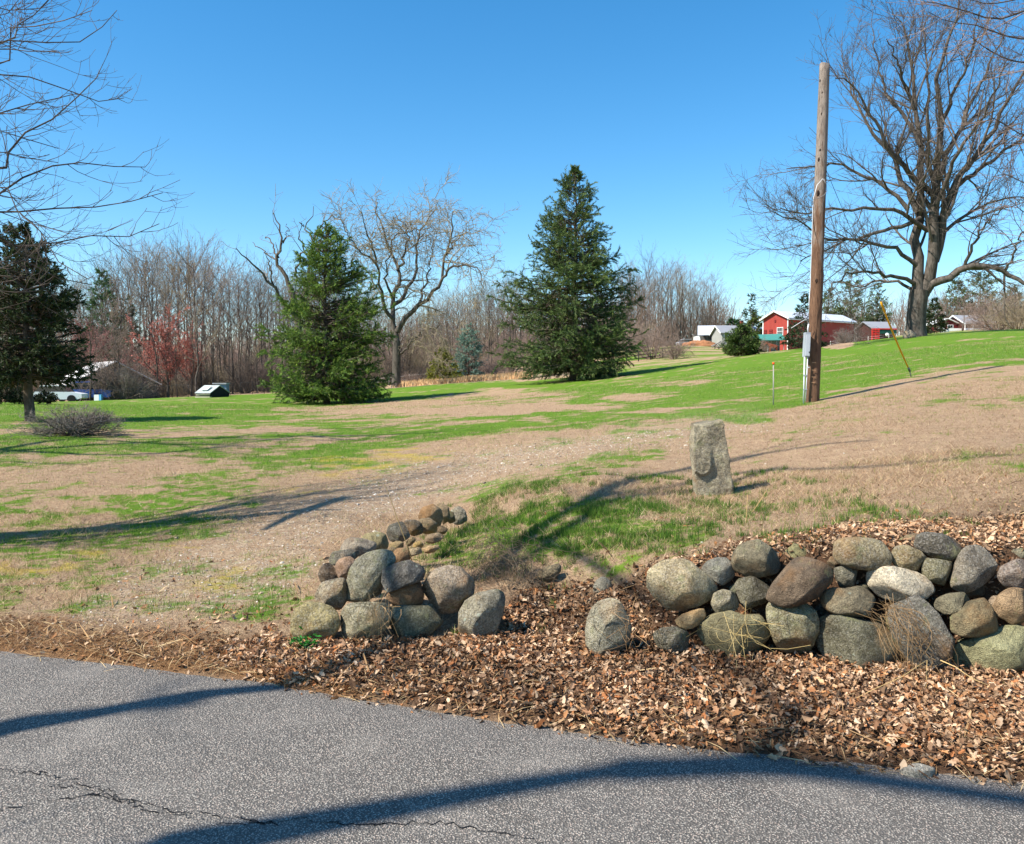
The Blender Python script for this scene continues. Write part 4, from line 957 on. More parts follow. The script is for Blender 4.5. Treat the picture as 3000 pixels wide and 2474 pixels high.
def tree_obj(label, cat, base, trunk, crown, mt, mc, name='tree', group=None):
    root = empty(name, base, label, cat, group); b = np.array(base)
    V, Fc = join_tubes(trunk); link('trunk', np_mesh('trunk', V-b, Fc, mt, True), root)
    V, Fc = join_tubes(crown); link('crown', np_mesh('crown', V-b, Fc, mc, True), root)
    return root
def flare(P, R, k=3, amt=.5):
    R = R.copy(); R[:, :k] *= 1+amt*np.linspace(1, 0, k)**2; return R

def build_maple():
    """the large leafless maple on the brow at the right"""
    r = np.random.default_rng(31); Y = 58.0
    q = lambda a, b, dy=0.: at(2200+a/1.736, b/1.736, Y+dy)
    base = ground(2200+838/1.736, 1713/1.736, 30, 90); base = at(2200+838/1.736, 990, Y); base[2] = hz(base[0], Y)
    def tr(pts, r0, r1, d0=0., d1=0.):
        n = len(pts); return ([q(a, b, d0+(d1-d0)*(i/(n-1))**1.2) for i, (a, b) in enumerate(pts)], r0, r1)
    T = [([base-np.array([0, 0, .4]), base+np.array([0, 0, .6]), q(842, 1600), q(850, 1530), q(856, 1478)], .66, .58)]
    P0, R0 = limbset(T, 10); R0 = flare(P0, R0, 4, .35)
    M = [tr([(850,1500),(848,1400),(858,1330),(835,1210),(862,1100),(870,950),(870,800),(860,700),(835,560),(830,400),(800,250),(765,110)], .42, .04, 0, 1.5),
         tr([(872,1500),(905,1420),(930,1320),(925,1200),(930,1090),(935,1000),(950,850),(965,650),(960,500),(940,400),(990,250),(1040,100),(1060,-10)], .44, .04, 0, -1.5),
         tr([(930,1330),(965,1220),(985,1080),(1020,970),(1090,860),(1180,740),(1250,640),(1310,500),(1389,380),(1440,300)], .34, .05, 0, -2),
         tr([(868,1510),(920,1455),(1010,1410),(1080,1370),(1180,1350),(1290,1380),(1389,1440),(1480,1475)], .34, .09, 0, -3),
         tr([(900,1175),(820,1120),(750,1080),(650,1060),(520,1070),(380,1060),(260,1090),(150,1060)], .17, .03, 0, -3),
         tr([(850,1080),(800,980),(760,900),(720,800),(640,700),(560,580),(500,430),(450,330)], .22, .03, 0, 3),
         tr([(925,990),(850,920),(780,850),(700,760),(640,640),(560,500),(480,400),(430,400)], .22, .03, 0, -2.5),
         tr([(800,1065),(740,1000),(640,930),(540,880),(450,840),(300,850),(180,860)], .16, .03, 0, 2),
         tr([(860,1110),(780,1150),(700,1160),(600,1200),(500,1220),(350,1200),(230,1110),(120,1080)], .16, .03, 0, -4),
         tr([(842,1350),(760,1290),(620,1240),(500,1220),(380,1270),(250,1330)], .16, .03, 0, -2),
         tr([(845,1450),(780,1420),(680,1400),(600,1380),(480,1400),(380,1500)], .16, .03, 0, -4),
         tr([(845,1490),(760,1440),(660,1430),(560,1450),(440,1440)], .13, .03, 0, 3),
         tr([(960,900),(1000,780),(1080,640),(1110,540),(1180,400),(1250,250),(1300,120)], .2, .03, 0, 2),
         tr([(868,740),(800,620),(700,500),(660,380),(620,150)], .15, .03, .5, 3.5),
         tr([(1030,960),(1150,870),(1260,780),(1389,700),(1480,660)], .18, .04, -.5, 2),
         tr([(960,1200),(1060,1120),(1180,1050),(1300,1010),(1420,1000)], .14, .03, 0, 4),
         tr([(965,640),(1020,500),(1080,380),(1130,200),(1160,60)], .15, .03, 0, -3),
         tr([(835,560),(780,430),(740,300),(690,200)], .12, .03, 0, -3),
         tr([(1080,1370),(1130,1250),(1200,1130),(1290,1050)], .13, .03, -1, -4),
         tr([(1290,1380),(1340,1300),(1380,1200),(1450,1100)], .10, .03, -3, -5),
         tr([(930,1150),(950,950),(900,800),(900,600),(905,400),(880,200),(900,80)], .2, .03, 1, 5),
         tr([(935,1050),(1010,900),(1070,750),(1200,560),(1300,330)], .18, .03, -1, -6)]
    P1, R1 = limbset(M, 16); P1[:, 2:-1] += r.normal(0, .07, P1[:, 2:-1].shape)
    P2, R2 = kids(P1, R1, r, dens=1.25, t0=.14, L=4.2, ang=.62, K=7, up=.07, curl=.13, rr=.55, rmax=.11, rmin=.022, taper=.45)
    P3, R3 = kids(P2, R2, r, dens=2.1, t0=.1, L=2.0, ang=.65, K=5, up=.05, curl=.18, rr=.6, rmax=.035, rmin=.014, taper=.4)
    P4, R4 = kids(P3, R3, r, dens=3.6, t0=.1, L=1.05, ang=.62, K=4, up=.06, curl=.2, rr=.7, rmax=.018, rmin=.011, taper=.3)
    P5, R5 = kids(P1, R1, r, dens=3.0, t0=.25, L=1.0, ang=.9, K=4, up=.15, curl=.2, rr=.3, rmax=.018, rmin=.012, taper=.3)
    tree_obj('huge leafless maple with a thick grey trunk and wide crown on the brow at right', 'tree', base, [(P0, R0, 16), (P1, R1, 9)], [(P2, R2, 5), (P3, R3, 3), (P4, R4, 3), (P5, R5, 3)], MATS['bark'], MATS['twigmaple'], 'maple_tree')
def build_midtrees():
    r = np.random.default_rng(41); Y = 68.0
    q = lambda a, b, dy=0.: at(700+a/2.631, 550+b/2.631, Y+dy)
    base = at(1161, 1137, Y); base[2] = hz(base[0], Y)
    def tr(pts, r0, r1, d0=0., d1=0.):
        n = len(pts); return ([q(a, b, d0+(d1-d0)*(i/(n-1))) for i, (a, b) in enumerate(pts)], r0, r1)
    P0, R0 = limbset([([base-np.array([0,0,.3]), q(1213,1450), q(1216,1300), q(1216,1180)], .36, .30)], 8); R0 = flare(P0, R0, 3, .3)
    M = [tr([(1216,1200),(1205,1100),(1188,1000),(1185,900),(1225,760),(1225,680),(1220,600),(1150,480),(1110,300),(1060,200),(1070,110)], .26, .03, 0, 2),
         tr([(1190,1010),(1140,960),(1100,830),(1085,700),(1060,600),(1000,540),(900,470),(820,430)], .17, .03, 0, -3),
         tr([(1220,1110),(1290,1000),(1390,900),(1480,830),(1560,720),(1600,520),(1640,330),(1650,180)], .24, .03, 0, -2),
         tr([(1560,720),(1600,650),(1680,610),(1750,600),(1850,640),(1870,740)], .12, .025, -2, -4),
         tr([(1195,900),(1270,850),(1330,720),(1370,600),(1380,420),(1450,250),(1530,160)], .18, .03, 0, 3),
         tr([(1222,640),(1260,540),(1300,400),(1260,280),(1200,200)], .12, .03, 1, 4),
         tr([(1060,600),(1040,500),(980,350),(950,240),(930,180)], .10, .025, -1, -4),
         tr([(1310,1210),(1420,1110),(1500,1080),(1580,1050)], .08, .025, 0, -3),
         tr([(1235,1290),(1290,1240),(1330,1200),(1430,1100)], .10, .03, 0, -2),
         tr([(1160,500),(1200,380),(1330,330),(1420,320)], .09, .025, 1, 3),
         tr([(1600,520),(1680,400),(1760,330),(1810,300)], .09, .02, -1, 1),
         tr([(1390,900),(1440,750),(1480,560),(1500,400)], .11, .025, 0, 2),
         tr([(1185,860),(1130,700),(1150,560),(1200,450)], .12, .03, 0, -2),
         tr([(900,470),(870,400),(830,330),(790,260)], .07, .02, -2, -4)]
    P1, R1 = limbset(M, 16); P1[:, 2:-1] += r.normal(0, .09, P1[:, 2:-1].shape)
    P2, R2 = kids(P1, R1, r, dens=1.7, t0=.18, L=3.0, ang=.85, K=7, up=-.02, curl=.28, rr=.5, rmax=.07, rmin=.022, taper=.3)
    P3, R3 = kids(P2, R2, r, dens=2.9, t0=.1, L=1.5, ang=.85, K=5, up=-.05, curl=.3, rr=.6, rmax=.035, rmin=.02, taper=.3)
    P4, R4 = kids(P3, R3, r, dens=3.8, t0=.1, L=.85, ang=.7, K=4, up=-.06, curl=.3, rr=.7, rmax=.02, rmin=.014, taper=.3)
    tree_obj('large bare tree with crooked tan limbs standing between the two big spruces', 'tree', base, [(P0, R0, 12), (P1, R1, 7)], [(P2, R2, 4), (P3, R3, 3), (P4, R4, 3)], MATS['bark'], MATS['twigtan'], 'bare_tree')
    # broken-topped tree behind the left spruce
    Y = 62.0; base = at(700+480/2.631, 1150, Y); base[2] = hz(base[0], Y)
    P0, R0 = limbset([([base-np.array([0,0,.3]), q(480,1300), q(450,1000), q(400,780)], .36, .22)], 8)
    M = [tr([(410,820),(370,690),(310,600),(300,500),(335,430),(320,340),(290,260),(265,195)], .20, .03, 0, 0),
         tr([(325,440),(370,380),(400,372)], .07, .02), tr([(340,430),(365,350),(370,280)], .06, .02),
         tr([(455,1010),(350,900),(270,770),(150,640),(60,560),(-20,470)], .18, .03, 0, -3),
         tr([(300,560),(230,530),(160,460),(105,420)], .07, .02, 0, 2), tr([(305,540),(240,400),(205,375)], .07, .02, 0, 3),
         tr([(450,1000),(520,800),(540,640),(570,470),(575,380),(500,300),(545,230),(575,145)], .16, .02, 0, 2), tr([(500,305),(470,270)], .04, .02, 2, 2),
         tr([(430,680),(490,480),(470,380),(485,290)], .10, .02, 0, -2), tr([(575,400),(640,280),(700,240),(790,230)], .08, .02, 1, 3), tr([(270,770),(230,600),(215,500)], .08, .02, -1, -3),
         tr([(575,420),(640,330),(730,300),(800,330)], .08, .02, 1, 5)]
    P1, R1 = limbset(M, 14); P1[:, 2:-1] += r.normal(0, .08, P1[:, 2:-1].shape)
    P2, R2 = kids(P1, R1, r, dens=.75, t0=.25, L=1.9, ang=.75, K=6, up=.04, curl=.22, rr=.5, rmax=.06, rmin=.02, taper=.4)
    P3, R3 = kids(P2, R2, r, dens=1.6, t0=.1, L=.9, ang=.75, K=4, up=.0, curl=.3, rr=.6, rmax=.025, rmin=.013)
    tree_obj('half-dead bare tree with broken forked tops rising behind the left spruce', 'tree', base, [(P0, R0, 10), (P1, R1, 7)], [(P2, R2, 4), (P3, R3, 3)], MATS['barkdark'], MATS['twig'], 'bare_tree')

# ---- conifers
def conifer(cx, Y, prof, label, seed, green, tipc, cat='tree', name='spruce_tree', nb=150, tw=20, blade=.15, bw=.22, basepy=None, droop=-.12, upt=.5, trunk_r=None, gap=0.0, bare=0.0, trunkshow=0.0, group=None, twdens=1.0, lv=.11):
    """prof: [(row, left, right)] of the outline in display pixels from bottom to top, top last"""
    r = np.random.default_rng(seed)
    bx = cx*D; X = (bx-W/2)/F*Y; zb = hz(X, Y); base = np.array([X, Y, zb])
    k = D/F*Y
    zt = at(bx, prof[-1][0]*D, Y)[2]; Ht = zt-zb
    zz = np.array([at(bx, p[0]*D, Y)[2]-zb for p in prof]); rl = np.array([(cx-p[1])*k for p in prof]); rrr = np.array([(p[2]-cx)*k for p in prof])
    tr_ = trunk_r or Ht*.014
    K0 = 12; zs = np.linspace(-.2, Ht*.98, K0); P0 = np.stack([X+.02*Ht*(vnoise(np.stack([zs, zs*0+seed], -1), 3)-.5), np.full(K0, Y), zb+zs], -1)[None]; R0 = (tr_*(1-.93*np.linspace(0, 1, K0)))[None]
    P0 = P0.astype(float)
    h0 = max(trunkshow, .02*Ht)
    t = np.sort(r.random(nb)**1.3); hz_ = h0+(Ht*.97-h0)*t
    ph = r.uniform(0, 2*math.pi, nb)
    cl, sn = np.cos(ph), np.sin(ph)
    Rl = np.interp(hz_, zz, rl); Rr = np.interp(hz_, zz, rrr)
    ln = np.where(cl > 0, Rr, Rl)*np.abs(cl)**1.0+(Rl+Rr)/2*(1-np.abs(cl)); ln = np.maximum(ln, .15)*np.clip(r.normal(.93, lv, nb), .5, 1.22)
    lump = vnoise(np.stack([hz_/Ht*7, ph*1.1, np.full(nb, seed*1.7)], -1), 9); ln *= .82+.3*lump
    el = droop+(upt-droop)*(hz_/Ht)**1.3+r.normal(0, .08, nb)
    K = 7; P1 = np.empty((nb, K, 3)); P1[:, 0] = np.stack([np.full(nb, X), np.full(nb, Y), zb+hz_-ln*np.sin(el)*.6], -1)
    P1[:, 0, 2] = np.maximum(P1[:, 0, 2], zb+.1)
    d = np.stack([cl*np.cos(el), sn*np.cos(el), np.sin(el)], -1)
    for j in range(1, K):
        d = unit(d+np.array([0, 0, .05*(j/K)*2])+r.normal(size=(nb, 3))*.05); P1[:, j] = P1[:, j-1]+d*(ln/(K-1))[:, None]
    P1[..., 2] = np.maximum(P1[..., 2], zb+.06)
    R1 = np.maximum(tr_*.22*(ln/ln.max()+.25)[:, None]*(1-.8*np.linspace(0, 1, K)[None]), .006)
    P2, R2 = kids(P1, R1, r, dens=tw/2.0*twdens, t0=.18+bare, t1=1.0, L=1.0, lvar=.3, taper=.55, ang=.85, K=4, up=-.06, curl=.1, rr=.4, rmax=.02, rmin=.006, flatten=.45)
    # scale side twigs to the tree
    sc = np.clip(Ht/14., .35, 1.2); P2 = P2[:, :1]+(P2-P2[:, :1])*sc
    # needle sprays along twigs and branch ends
    src = np.concatenate([P2, P1[:, -4:]]); N = len(src)
    m = max(3, int(np.linalg.norm(P2[:, -1]-P2[:, 0], axis=-1).mean()/(blade*.33)))
    tt = (np.arange(m)+.5)/m; f = tt*3; i = np.clip(f.astype(int), 0, 2); fr = (f-i)[None, :, None]
    C = src[:, i]*(1-fr)+src[:, i+1]*fr; Tn = unit(src[:, i+1]-src[:, i])
    C = C.reshape(-1, 3); Tn = Tn.reshape(-1, 3); tl = np.tile(tt, N)
    keep = r.random(len(C)) > gap; C, Tn, tl = C[keep], Tn[keep], tl[keep]
    B = 3; C = np.repeat(C, B, 0); Tn = np.repeat(Tn, B, 0); tl = np.repeat(tl, B); n = len(C)
    rd = r.normal(size=(n, 3)); rd = unit(rd-(rd*Tn).sum(-1, keepdims=True)*Tn); a = r.uniform(.3, .95, n)[:, None]; dd = np.cos(a)*Tn+np.sin(a)*rd
    sd = unit(np.cross(dd, unit(r.normal(size=(n, 3))))); L = blade*r.uniform(.6, 1.25, n)[:, None]
    C = C+r.normal(0, blade*.12, (n, 3))
    V = np.stack([C-sd*L*bw*.5, C+sd*L*bw*.5, C+dd*L], 1).reshape(-1, 3); V[:, 2] = np.maximum(V[:, 2], zb+.02)
    rr_ = np.hypot(C[:, 0]-X, C[:, 1]-Y); out_ = np.clip(rr_/np.maximum(np.interp(C[:, 2]-zb, zz, (rl+rrr)/2), .1), 0, 1)
    g = np.array(lin(green)); tpc = np.array(lin(tipc)); mixf = np.clip((tl-.45)*1.1, 0, .8)[:, None]*r.random((n, 1))
    col = (g*(1-mixf)+tpc*mixf)*r.uniform(.6, 1.25, (n, 1))
    dead = (out_ < .42) & (r.random(n) < .5); col = np.where(dead[:, None], np.array(lin((120, 104, 86)))*r.uniform(.6, 1.1, (n, 1)), col)
    pat = fbm(C*.9, 2, seed) ; col = col*np.where(pat > .55, 1.18, .92)[:, None]
    root = empty(name, base, label, cat, group)
    Vt, Ft = join_tubes([(P0, R0, 8), (P1, R1, 4)]); link('trunk', np_mesh('trunk', Vt-base, Ft, MATS['barkdark'], True), root)
    F3 = np.arange(len(V)).reshape(-1, 3)
    me = np_mesh('crown', V-base, F3, MATS['needle'], False, np.repeat(col, 3, 0))
    link('crown', me, root)
    V2, F2 = join_tubes([(P2, R2, 3)]); link('twigs', np_mesh('twigs', V2-base, F2, MATS['twig'], True), root)['kind'] = 'stuff'
    return root
def build_conifers():
    conifer(672, 45, [(838,560,795),(810,540,798),(760,536,796),(720,536,806),(690,550,806),(640,575,796),(600,592,778),(575,598,768),(545,612,725),(520,622,722),(490,638,716),(472,660,690),(456,671,673)],
            'dense dark green spruce with a lumpy outline, left of the two big spruces', 51, (82, 112, 44), (164, 178, 68), nb=380, tw=13, blade=.145, bw=.22, lv=.17, trunk_r=.2, bare=-.05)
    conifer(1180, 54, [(795,1065,1285),(770,1045,1300),(740,1030,1312),(700,1022,1322),(650,1028,1318),(610,1050,1312),(590,1058,1300),(550,1082,1268),(500,1088,1262),(460,1102,1248),(430,1122,1222),(400,1132,1218),(370,1157,1203),(352,1171,1190),(334,1179,1181)],
            'tall pointed spruce with upturned branch ends, right of the two big spruces', 52, (72, 94, 50), (142, 150, 72), nb=410, tw=12, blade=.155, bw=.22, lv=.17, trunk_r=.24, upt=.65, droop=-.16, gap=.0)
    conifer(964, 84, [(772,930,1000),(750,927,1000),(720,930,996),(700,937,990),(680,948,978),(664,963,966)], 'small pale blue spruce in front of the woods between the big spruces', 53, (104, 134, 118), (158, 182, 168), nb=200, tw=9, blade=.16, bw=.34, name='blue_spruce')
    conifer(911, 76, [(795,882,942),(775,872,952),(755,880,945),(735,890,930),(713,908,912)], 'small rounded yellowish green juniper in front of the blue spruce', 54, (110, 116, 38), (160, 154, 62), nb=190, tw=9, blade=.14, bw=.4, name='juniper')
    conifer(60, 27, [(838,-60,165),(800,-60,150),(760,-60,176),(700,-60,180),(660,-60,158),(620,-70,160),(575,-50,150),(545,-40,108),(510,-10,112),(490,10,60),(452,16,22)],
            'dark ragged conifer with a bare lower trunk at the left edge of the lawn', 55, (50, 64, 36), (88, 100, 50), nb=330, tw=13, blade=.13, bw=.32, trunk_r=.17, gap=.2, trunkshow=1.2, droop=-.25, bare=.0, name='conifer_tree')
    conifer(215, 98, [(800,170,270),(740,165,275),(700,172,268),(650,180,255),(600,190,240),(570,200,232),(546,214,217)], 'pointed dark pine standing above the woods right of the ragged conifer', 56, (74, 104, 62), (110, 138, 80), nb=150, tw=7, blade=.26, bw=.3, name='pine_tree')
    conifer(262, 104, [(800,225,300),(720,230,300),(660,240,290),(600,262,266)], 'second dark pine half hidden by bare trees left of the red maple', 57, (54, 76, 46), (84, 104, 60), nb=100, tw=6, blade=.26, bw=.3, name='pine_tree')
    conifer(1523, 66, [(736,1492,1556),(720,1480,1568),(700,1480,1566),(686,1498,1550),(676,1510,1538),(669,1520,1527)], 'low bushy dark evergreen on the brow in front of the white shed', 58, (62, 84, 38), (116, 130, 54), nb=220, tw=12, blade=.2, bw=.3, name='evergreen_bush', droop=.15, upt=.8)
    conifer(1652, 68, [(722,1612,1700),(705,1596,1700),(680,1618,1696),(655,1625,1686),(630,1632,1672),(612,1644,1662),(603,1652,1655)], 'dark spruce behind the wooden pole in front of the red barn', 59, (36, 58, 32), (76, 98, 46), nb=140, tw=10, blade=.18, bw=.32)
    conifer(1541, 165, [(672,1530,1554),(655,1522,1560),(640,1524,1556),(625,1528,1554),(612,1533,1552),(606,1540,1543)], 'thin tall pine beyond the farm buildings left of the red barn', 60, (58, 80, 56), (88, 106, 74), nb=60, tw=4, blade=.55, bw=.3, name='pine_tree', gap=.35, trunkshow=4)
    conifer(1506, 170, [(675,1486,1528),(665,1488,1524),(657,1500,1514)], 'small round dark green tree behind the white shed', 61, (44, 74, 36), (70, 100, 46), nb=60, tw=4, blade=.5, bw=.5, name='evergreen_tree', droop=.1, upt=.7)
    conifer(1552, 160, [(672,1530,1575),(660,1532,1572),(650,1542,1564),(644,1552,1555)], 'olive green tree beside the barn gable', 62, (78, 88, 38), (104, 112, 50), nb=60, tw=4, blade=.5, bw=.5, name='evergreen_tree', droop=.1, upt=.7)
    conifer(1918, 72, [(692,1890,1950),(670,1893,1944),(645,1898,1936),(625,1905,1925),(613,1915,1918)], 'dark cedar just behind the trunk of the huge maple', 63, (42, 58, 30), (76, 88, 44), nb=120, tw=8, blade=.2, bw=.36, name='cedar_tree')
    for i, (cx, Y, a, w, tp, lb) in enumerate([(1745, 190, 690, 44, 548, 'broad soft green pine behind the bare thicket beside the barn roof'), (1800, 195, 690, 34, 580, 'green pine in the grove behind the red cattle pen'), (1700, 192, 690, 30, 590, 'smaller green pine between the wooden pole and the broad pine'), (2010, 230, 690, 60, 560, 'tall green pine behind the low brown house'), (1960, 235, 690, 40, 575, 'green pine at the left end of the low brown house'), (2075, 235, 690, 40, 590, 'green pine far right behind the bare brush')]):
        conifer(cx, Y, [(a,cx-w*.8,cx+w*.8),(a-40,cx-w,cx+w),((a+tp)/2,cx-w*.9,cx+w*.85),(tp+20,cx-w*.5,cx+w*.5),(tp,cx-4,cx+4)], lb, 70+i, (84, 98, 62), (116, 126, 86), nb=90, tw=4, blade=.6 if Y < 200 else .8, bw=.28, name='pine_tree', gap=.3, trunkshow=3, droop=.05)
    for i, (cx, tp, w, lb) in enumerate([(10, 790, 40, 'dark rounded yew bush at the far left edge of the lawn'), (48, 800, 30, 'dark yew bush left of the ragged conifer trunk'), (96, 806, 22, 'small dark yew bush beside the white house wall')]):
        conifer(cx, 44, [(836,cx-w,cx+w),(822,cx-w*1.05,cx+w*1.05),(tp+8,cx-w*.7,cx+w*.7),(tp,cx-5,cx+5)], lb, 80+i, (30, 42, 24), (50, 64, 34), nb=70, tw=12, blade=.11, bw=.4, name='yew_bush', droop=.2, upt=.8, cat='bush')

# ---- leafless woods
def proto_tree(seed, h=18.0, mat='twig', trunk='barkdark', style='wood'):
    r = np.random.default_rng(seed)
    if style == 'wood':
        K = 12; z = np.linspace(0, h*.9, K); x = np.cumsum(r.normal(0, .13, K)); y = np.cumsum(r.normal(0, .13, K)); x -= x[0]; y -= y[0]; z[0] = -.6
        P0 = np.stack([x, y, z], -1)[None]; R0 = (.17*(1-.85*np.linspace(0, 1, K)))[None]*h/18
        q = r.uniform(.2, .45); P1, R1 = kids(P0, R0, r, n=r.integers(11, 18), t0=q, t1=.96, L=h*r.uniform(.34, .5), lvar=.3, taper=.5, ang=.72, avar=.2, K=8, up=.075, curl=.10, rr=.55, rmin=.03)
        P2, R2 = kids(P1, R1, r, dens=.95, t0=.15, L=3.2, ang=.6, K=5, up=.07, curl=.13, rr=.55, rmax=.05, rmin=.020, taper=.4)
        P3, R3 = kids(P2, R2, r, dens=1.5, t0=.1, L=1.4, ang=.6, K=4, up=.06, curl=.15, rr=.6, rmax=.022, rmin=.015, taper=.3)
        return [(P0, R0, 6), (P1, R1, 4)], [(P2, R2, 3), (P3, R3, 3)]
    if style == 'maple':
        K = 8; z = np.linspace(0, h*.75, K); P0 = np.stack([r.normal(0, .06, K).cumsum(), r.normal(0, .06, K).cumsum(), z], -1)[None]; P0[:, 0, 2] = -.5; R0 = (.12*(1-.8*np.linspace(0, 1, K)))[None]*h/9
        P1, R1 = kids(P0, R0, r, n=30, t0=.10, t1=.98, L=h*.5, lvar=.3, taper=.72, ang=.62, K=7, up=.13, curl=.08, rr=.5, rmin=.02)
        P2, R2 = kids(P1, R1, r, dens=2.6, t0=.1, L=1.4, ang=.6, K=4, up=.15, curl=.12, rr=.5, rmax=.02, rmin=.012, taper=.4)
        P3, R3 = kids(P2, R2, r, dens=3.5, t0=.1, L=.6, ang=.6, K=3, up=.12, curl=.15, rr=.6, rmax=.012, rmin=.008, taper=.3)
        return [(P0, R0, 6), (P1, R1, 4)], [(P2, R2, 3), (P3, R3, 3)]
    if style == 'shrub':
        n = 60 if h == 1.0 else 34; a = r.uniform(0, 6.28, n); el = r.uniform(.35, 1.45, n); d = np.stack([np.cos(a)*np.cos(el), np.sin(a)*np.cos(el), np.sin(el)], -1); K = 6
        P1 = np.empty((n, K, 3)); P1[:, 0] = np.stack([np.cos(a)*.15, np.sin(a)*.15, a*0-.1], -1)*h/3; st = (h/(K-1)*r.uniform(.75, 1.1, n))[:, None]
        for k in range(1, K): d = unit(d+r.normal(size=(n, 3))*(.30 if h == 1.0 else .13)); P1[:, k] = P1[:, k-1]+d*st
        R1 = np.repeat((.011*h*(1-.7*np.linspace(0, 1, K)))[None], n, 0)
        P2, R2 = kids(P1, R1, r, n=14 if h == 1.0 else 9, t0=.2, L=h*.34, ang=.8, K=5, up=.04, curl=.38 if h == 1.0 else .2, rr=.6, rmin=.004*h, taper=.4)
        P3, R3 = kids(P2, R2, r, n=5, t0=.1, L=h*.18, ang=.65, K=3, up=.03, curl=.2, rr=.6, rmin=.0025*h, taper=.3)
        P3 = P3[P3[:, -1, 2] > .03*h]; R3 = R3[:len(P3)]
        return [(P1, R1, 4)], [(P2, R2, 3), (P3, R3, 3)]
def proto_mesh(trunk, crown, name, mt, mc):
    V, Fc = join_tubes(trunk+crown); nt = sum(len(p)*(p.shape[1]-1)*s for p, q, s in trunk)
    me = np_mesh(name, V, Fc, MATS[mt], True); me.materials.append(MATS[mc])
    mi = np.zeros(len(Fc), np.int32); mi[nt:] = 1; me.polygons.foreach_set('material_index', mi); return me
SIL = np.array([(-200,560),(0,575),(130,585),(180,575),(250,540),(300,512),(345,502),(390,508),(430,530),(480,540),(520,555),(560,565),(620,560),(740,600),(800,622),(860,640),(900,620),(960,590),(1000,575),(1040,578),(1100,570),(1290,548),(1335,532),(1380,552),(1430,546),(1465,575),(1488,612),(1510,660)], float)
def build_woods():
    r = np.random.default_rng(61)
    protos = [proto_mesh(*proto_tree(600+i), 'wood_tree', 'barkdark' if i % 2 else 'bark', ['twig', 'twigdark', 'twigpink', 'twig', 'twigtan', 'twigdark'][i]) for i in range(6)]+[proto_mesh(*proto_tree(650+i, 18.0), 'wood_tree', 'bark', ['twig', 'twigtan', 'twigpink'][i]) for i in range(3)]
    def put(px, Y, top, name, lab, grp, meshes, hh, wide=1.0):
        x = (px*D-W/2)/F*Y; z = hz(x, Y); zt = at(px*D, top*D, Y)[2]; s = (zt-z)/hh
        o = link(name, meshes[r.integers(0, len(meshes))], None, (x, Y, z)); ww = s*wide*r.uniform(.8, 1.15); o.scale = (ww, ww, s); o.rotation_euler = (r.normal(0, .03), r.normal(0, .03), r.uniform(0, 6.28))
        return tag(o, lab, 'tree', grp)
    # woods beyond the lawn
    zones = [(-150, 535, 30, 'grey brown young leafless tree at the edge of the left woods', 'young trees of the left woods'), (600, 1075, 26, 'tan young leafless tree at the edge of the middle woods', 'young trees of the middle woods'),
             (-150, 535, 95, 'tall leafless tree in the woods behind the left lawn', 'leafless trees of the left woods'),
             (535, 1075, 100, 'leafless tree in the woods seen behind and between the big spruces', 'leafless trees of the middle woods'),
             (1270, 1478, 44, 'leafless tree in the woods between the tall spruce and the white shed', 'leafless trees of the right woods')]
    for a, b, n, lab, grp in zones:
        for i in range(n):
            px = a+(b-a)*(i+r.random())/n; px = min(px, b-6)
            Y = r.choice([96, 104, 114, 128, 142])+r.uniform(-4, 4)
            if a > 1200: Y = r.uniform(132, 175) if px < 1296 else r.uniform(182, 225)
            top = np.interp(px, SIL[:, 0], SIL[:, 1])+abs(r.normal(0, 26))
            if 'young' in lab: Y = r.uniform(84, 94); top += r.uniform(40, 130)
            put(px, Y, top, 'bare_tree', lab, grp, protos, 18.*.97)
    # brush at the foot of the woods
    sh = [proto_mesh(*proto_tree(700+i, 4.0, style='shrub'), 'thicket', m, m) for i, m in enumerate(['twigpink', 'twig', 'twigtan', 'twigdark', 'twigpink'])]
    for a, b, n, Y0, Y1, h0, h1, lab, grp in [(-150, 540, 48, 90, 116, 1.8, 5.0, 'pinkish brown leafless undergrowth at the foot of the left woods', 'undergrowth of the left woods'), (540, 1060, 46, 92, 120, 1.8, 5.2, 'brown leafless undergrowth at the foot of the middle woods', 'undergrowth of the middle woods'), (1275, 1345, 7, 115, 150, 1.5, 4, 'leafless undergrowth at the foot of the woods by the white shed', 'undergrowth of the right woods')]:
        for i in range(n):
            px = a+(b-a)*(i+r.random())/n; Y = r.uniform(Y0, Y1); x = (px*D-W/2)/F*Y; s = r.uniform(h0, h1)/4
            o = link('leafless_shrub', sh[r.integers(0, 5)], None, (x, Y, hz(x, Y))); o.scale = (s*.8, s*.8, s); o.rotation_euler = (0, 0, r.uniform(0, 6.28)); tag(o, lab, 'shrub', grp)
    # wood edge far behind, closes the view between trunks
    lv = []
    N = 5200; px = np.concatenate([r.uniform(-260, 1500, N-900), r.uniform(1690, 2300, 900)])*D; Y = r.uniform(150, 205, N); Y[-900:] += 60; Y = np.where(px > 1330*D, np.maximum(Y, 210+r.uniform(0, 30, N)), Y); x = (px-W/2)/F*Y; z = hgt(x, Y)
    h = r.uniform(5, 13.5, N); K = 4; P = np.empty((N, K, 3)); P[:, 0] = np.stack([x, Y, z-.5], -1); d = unit(np.stack([r.normal(0, .22, N), r.normal(0, .2, N), np.ones(N)], -1))
    for k in range(1, K): d = unit(d+r.normal(size=(N, 3))*.10); P[:, k] = P[:, k-1]+d*(h/(K-1))[:, None]
    R = r.uniform(.05, .16, N)[:, None]*(1-.7*np.linspace(0, 1, K)[None])
    P2, R2 = kids(P, R, r, n=7, t0=.2, L=4.0, ang=.6, K=3, up=.12, curl=.15, rr=.6, rmax=.05, rmin=.035, taper=.4)
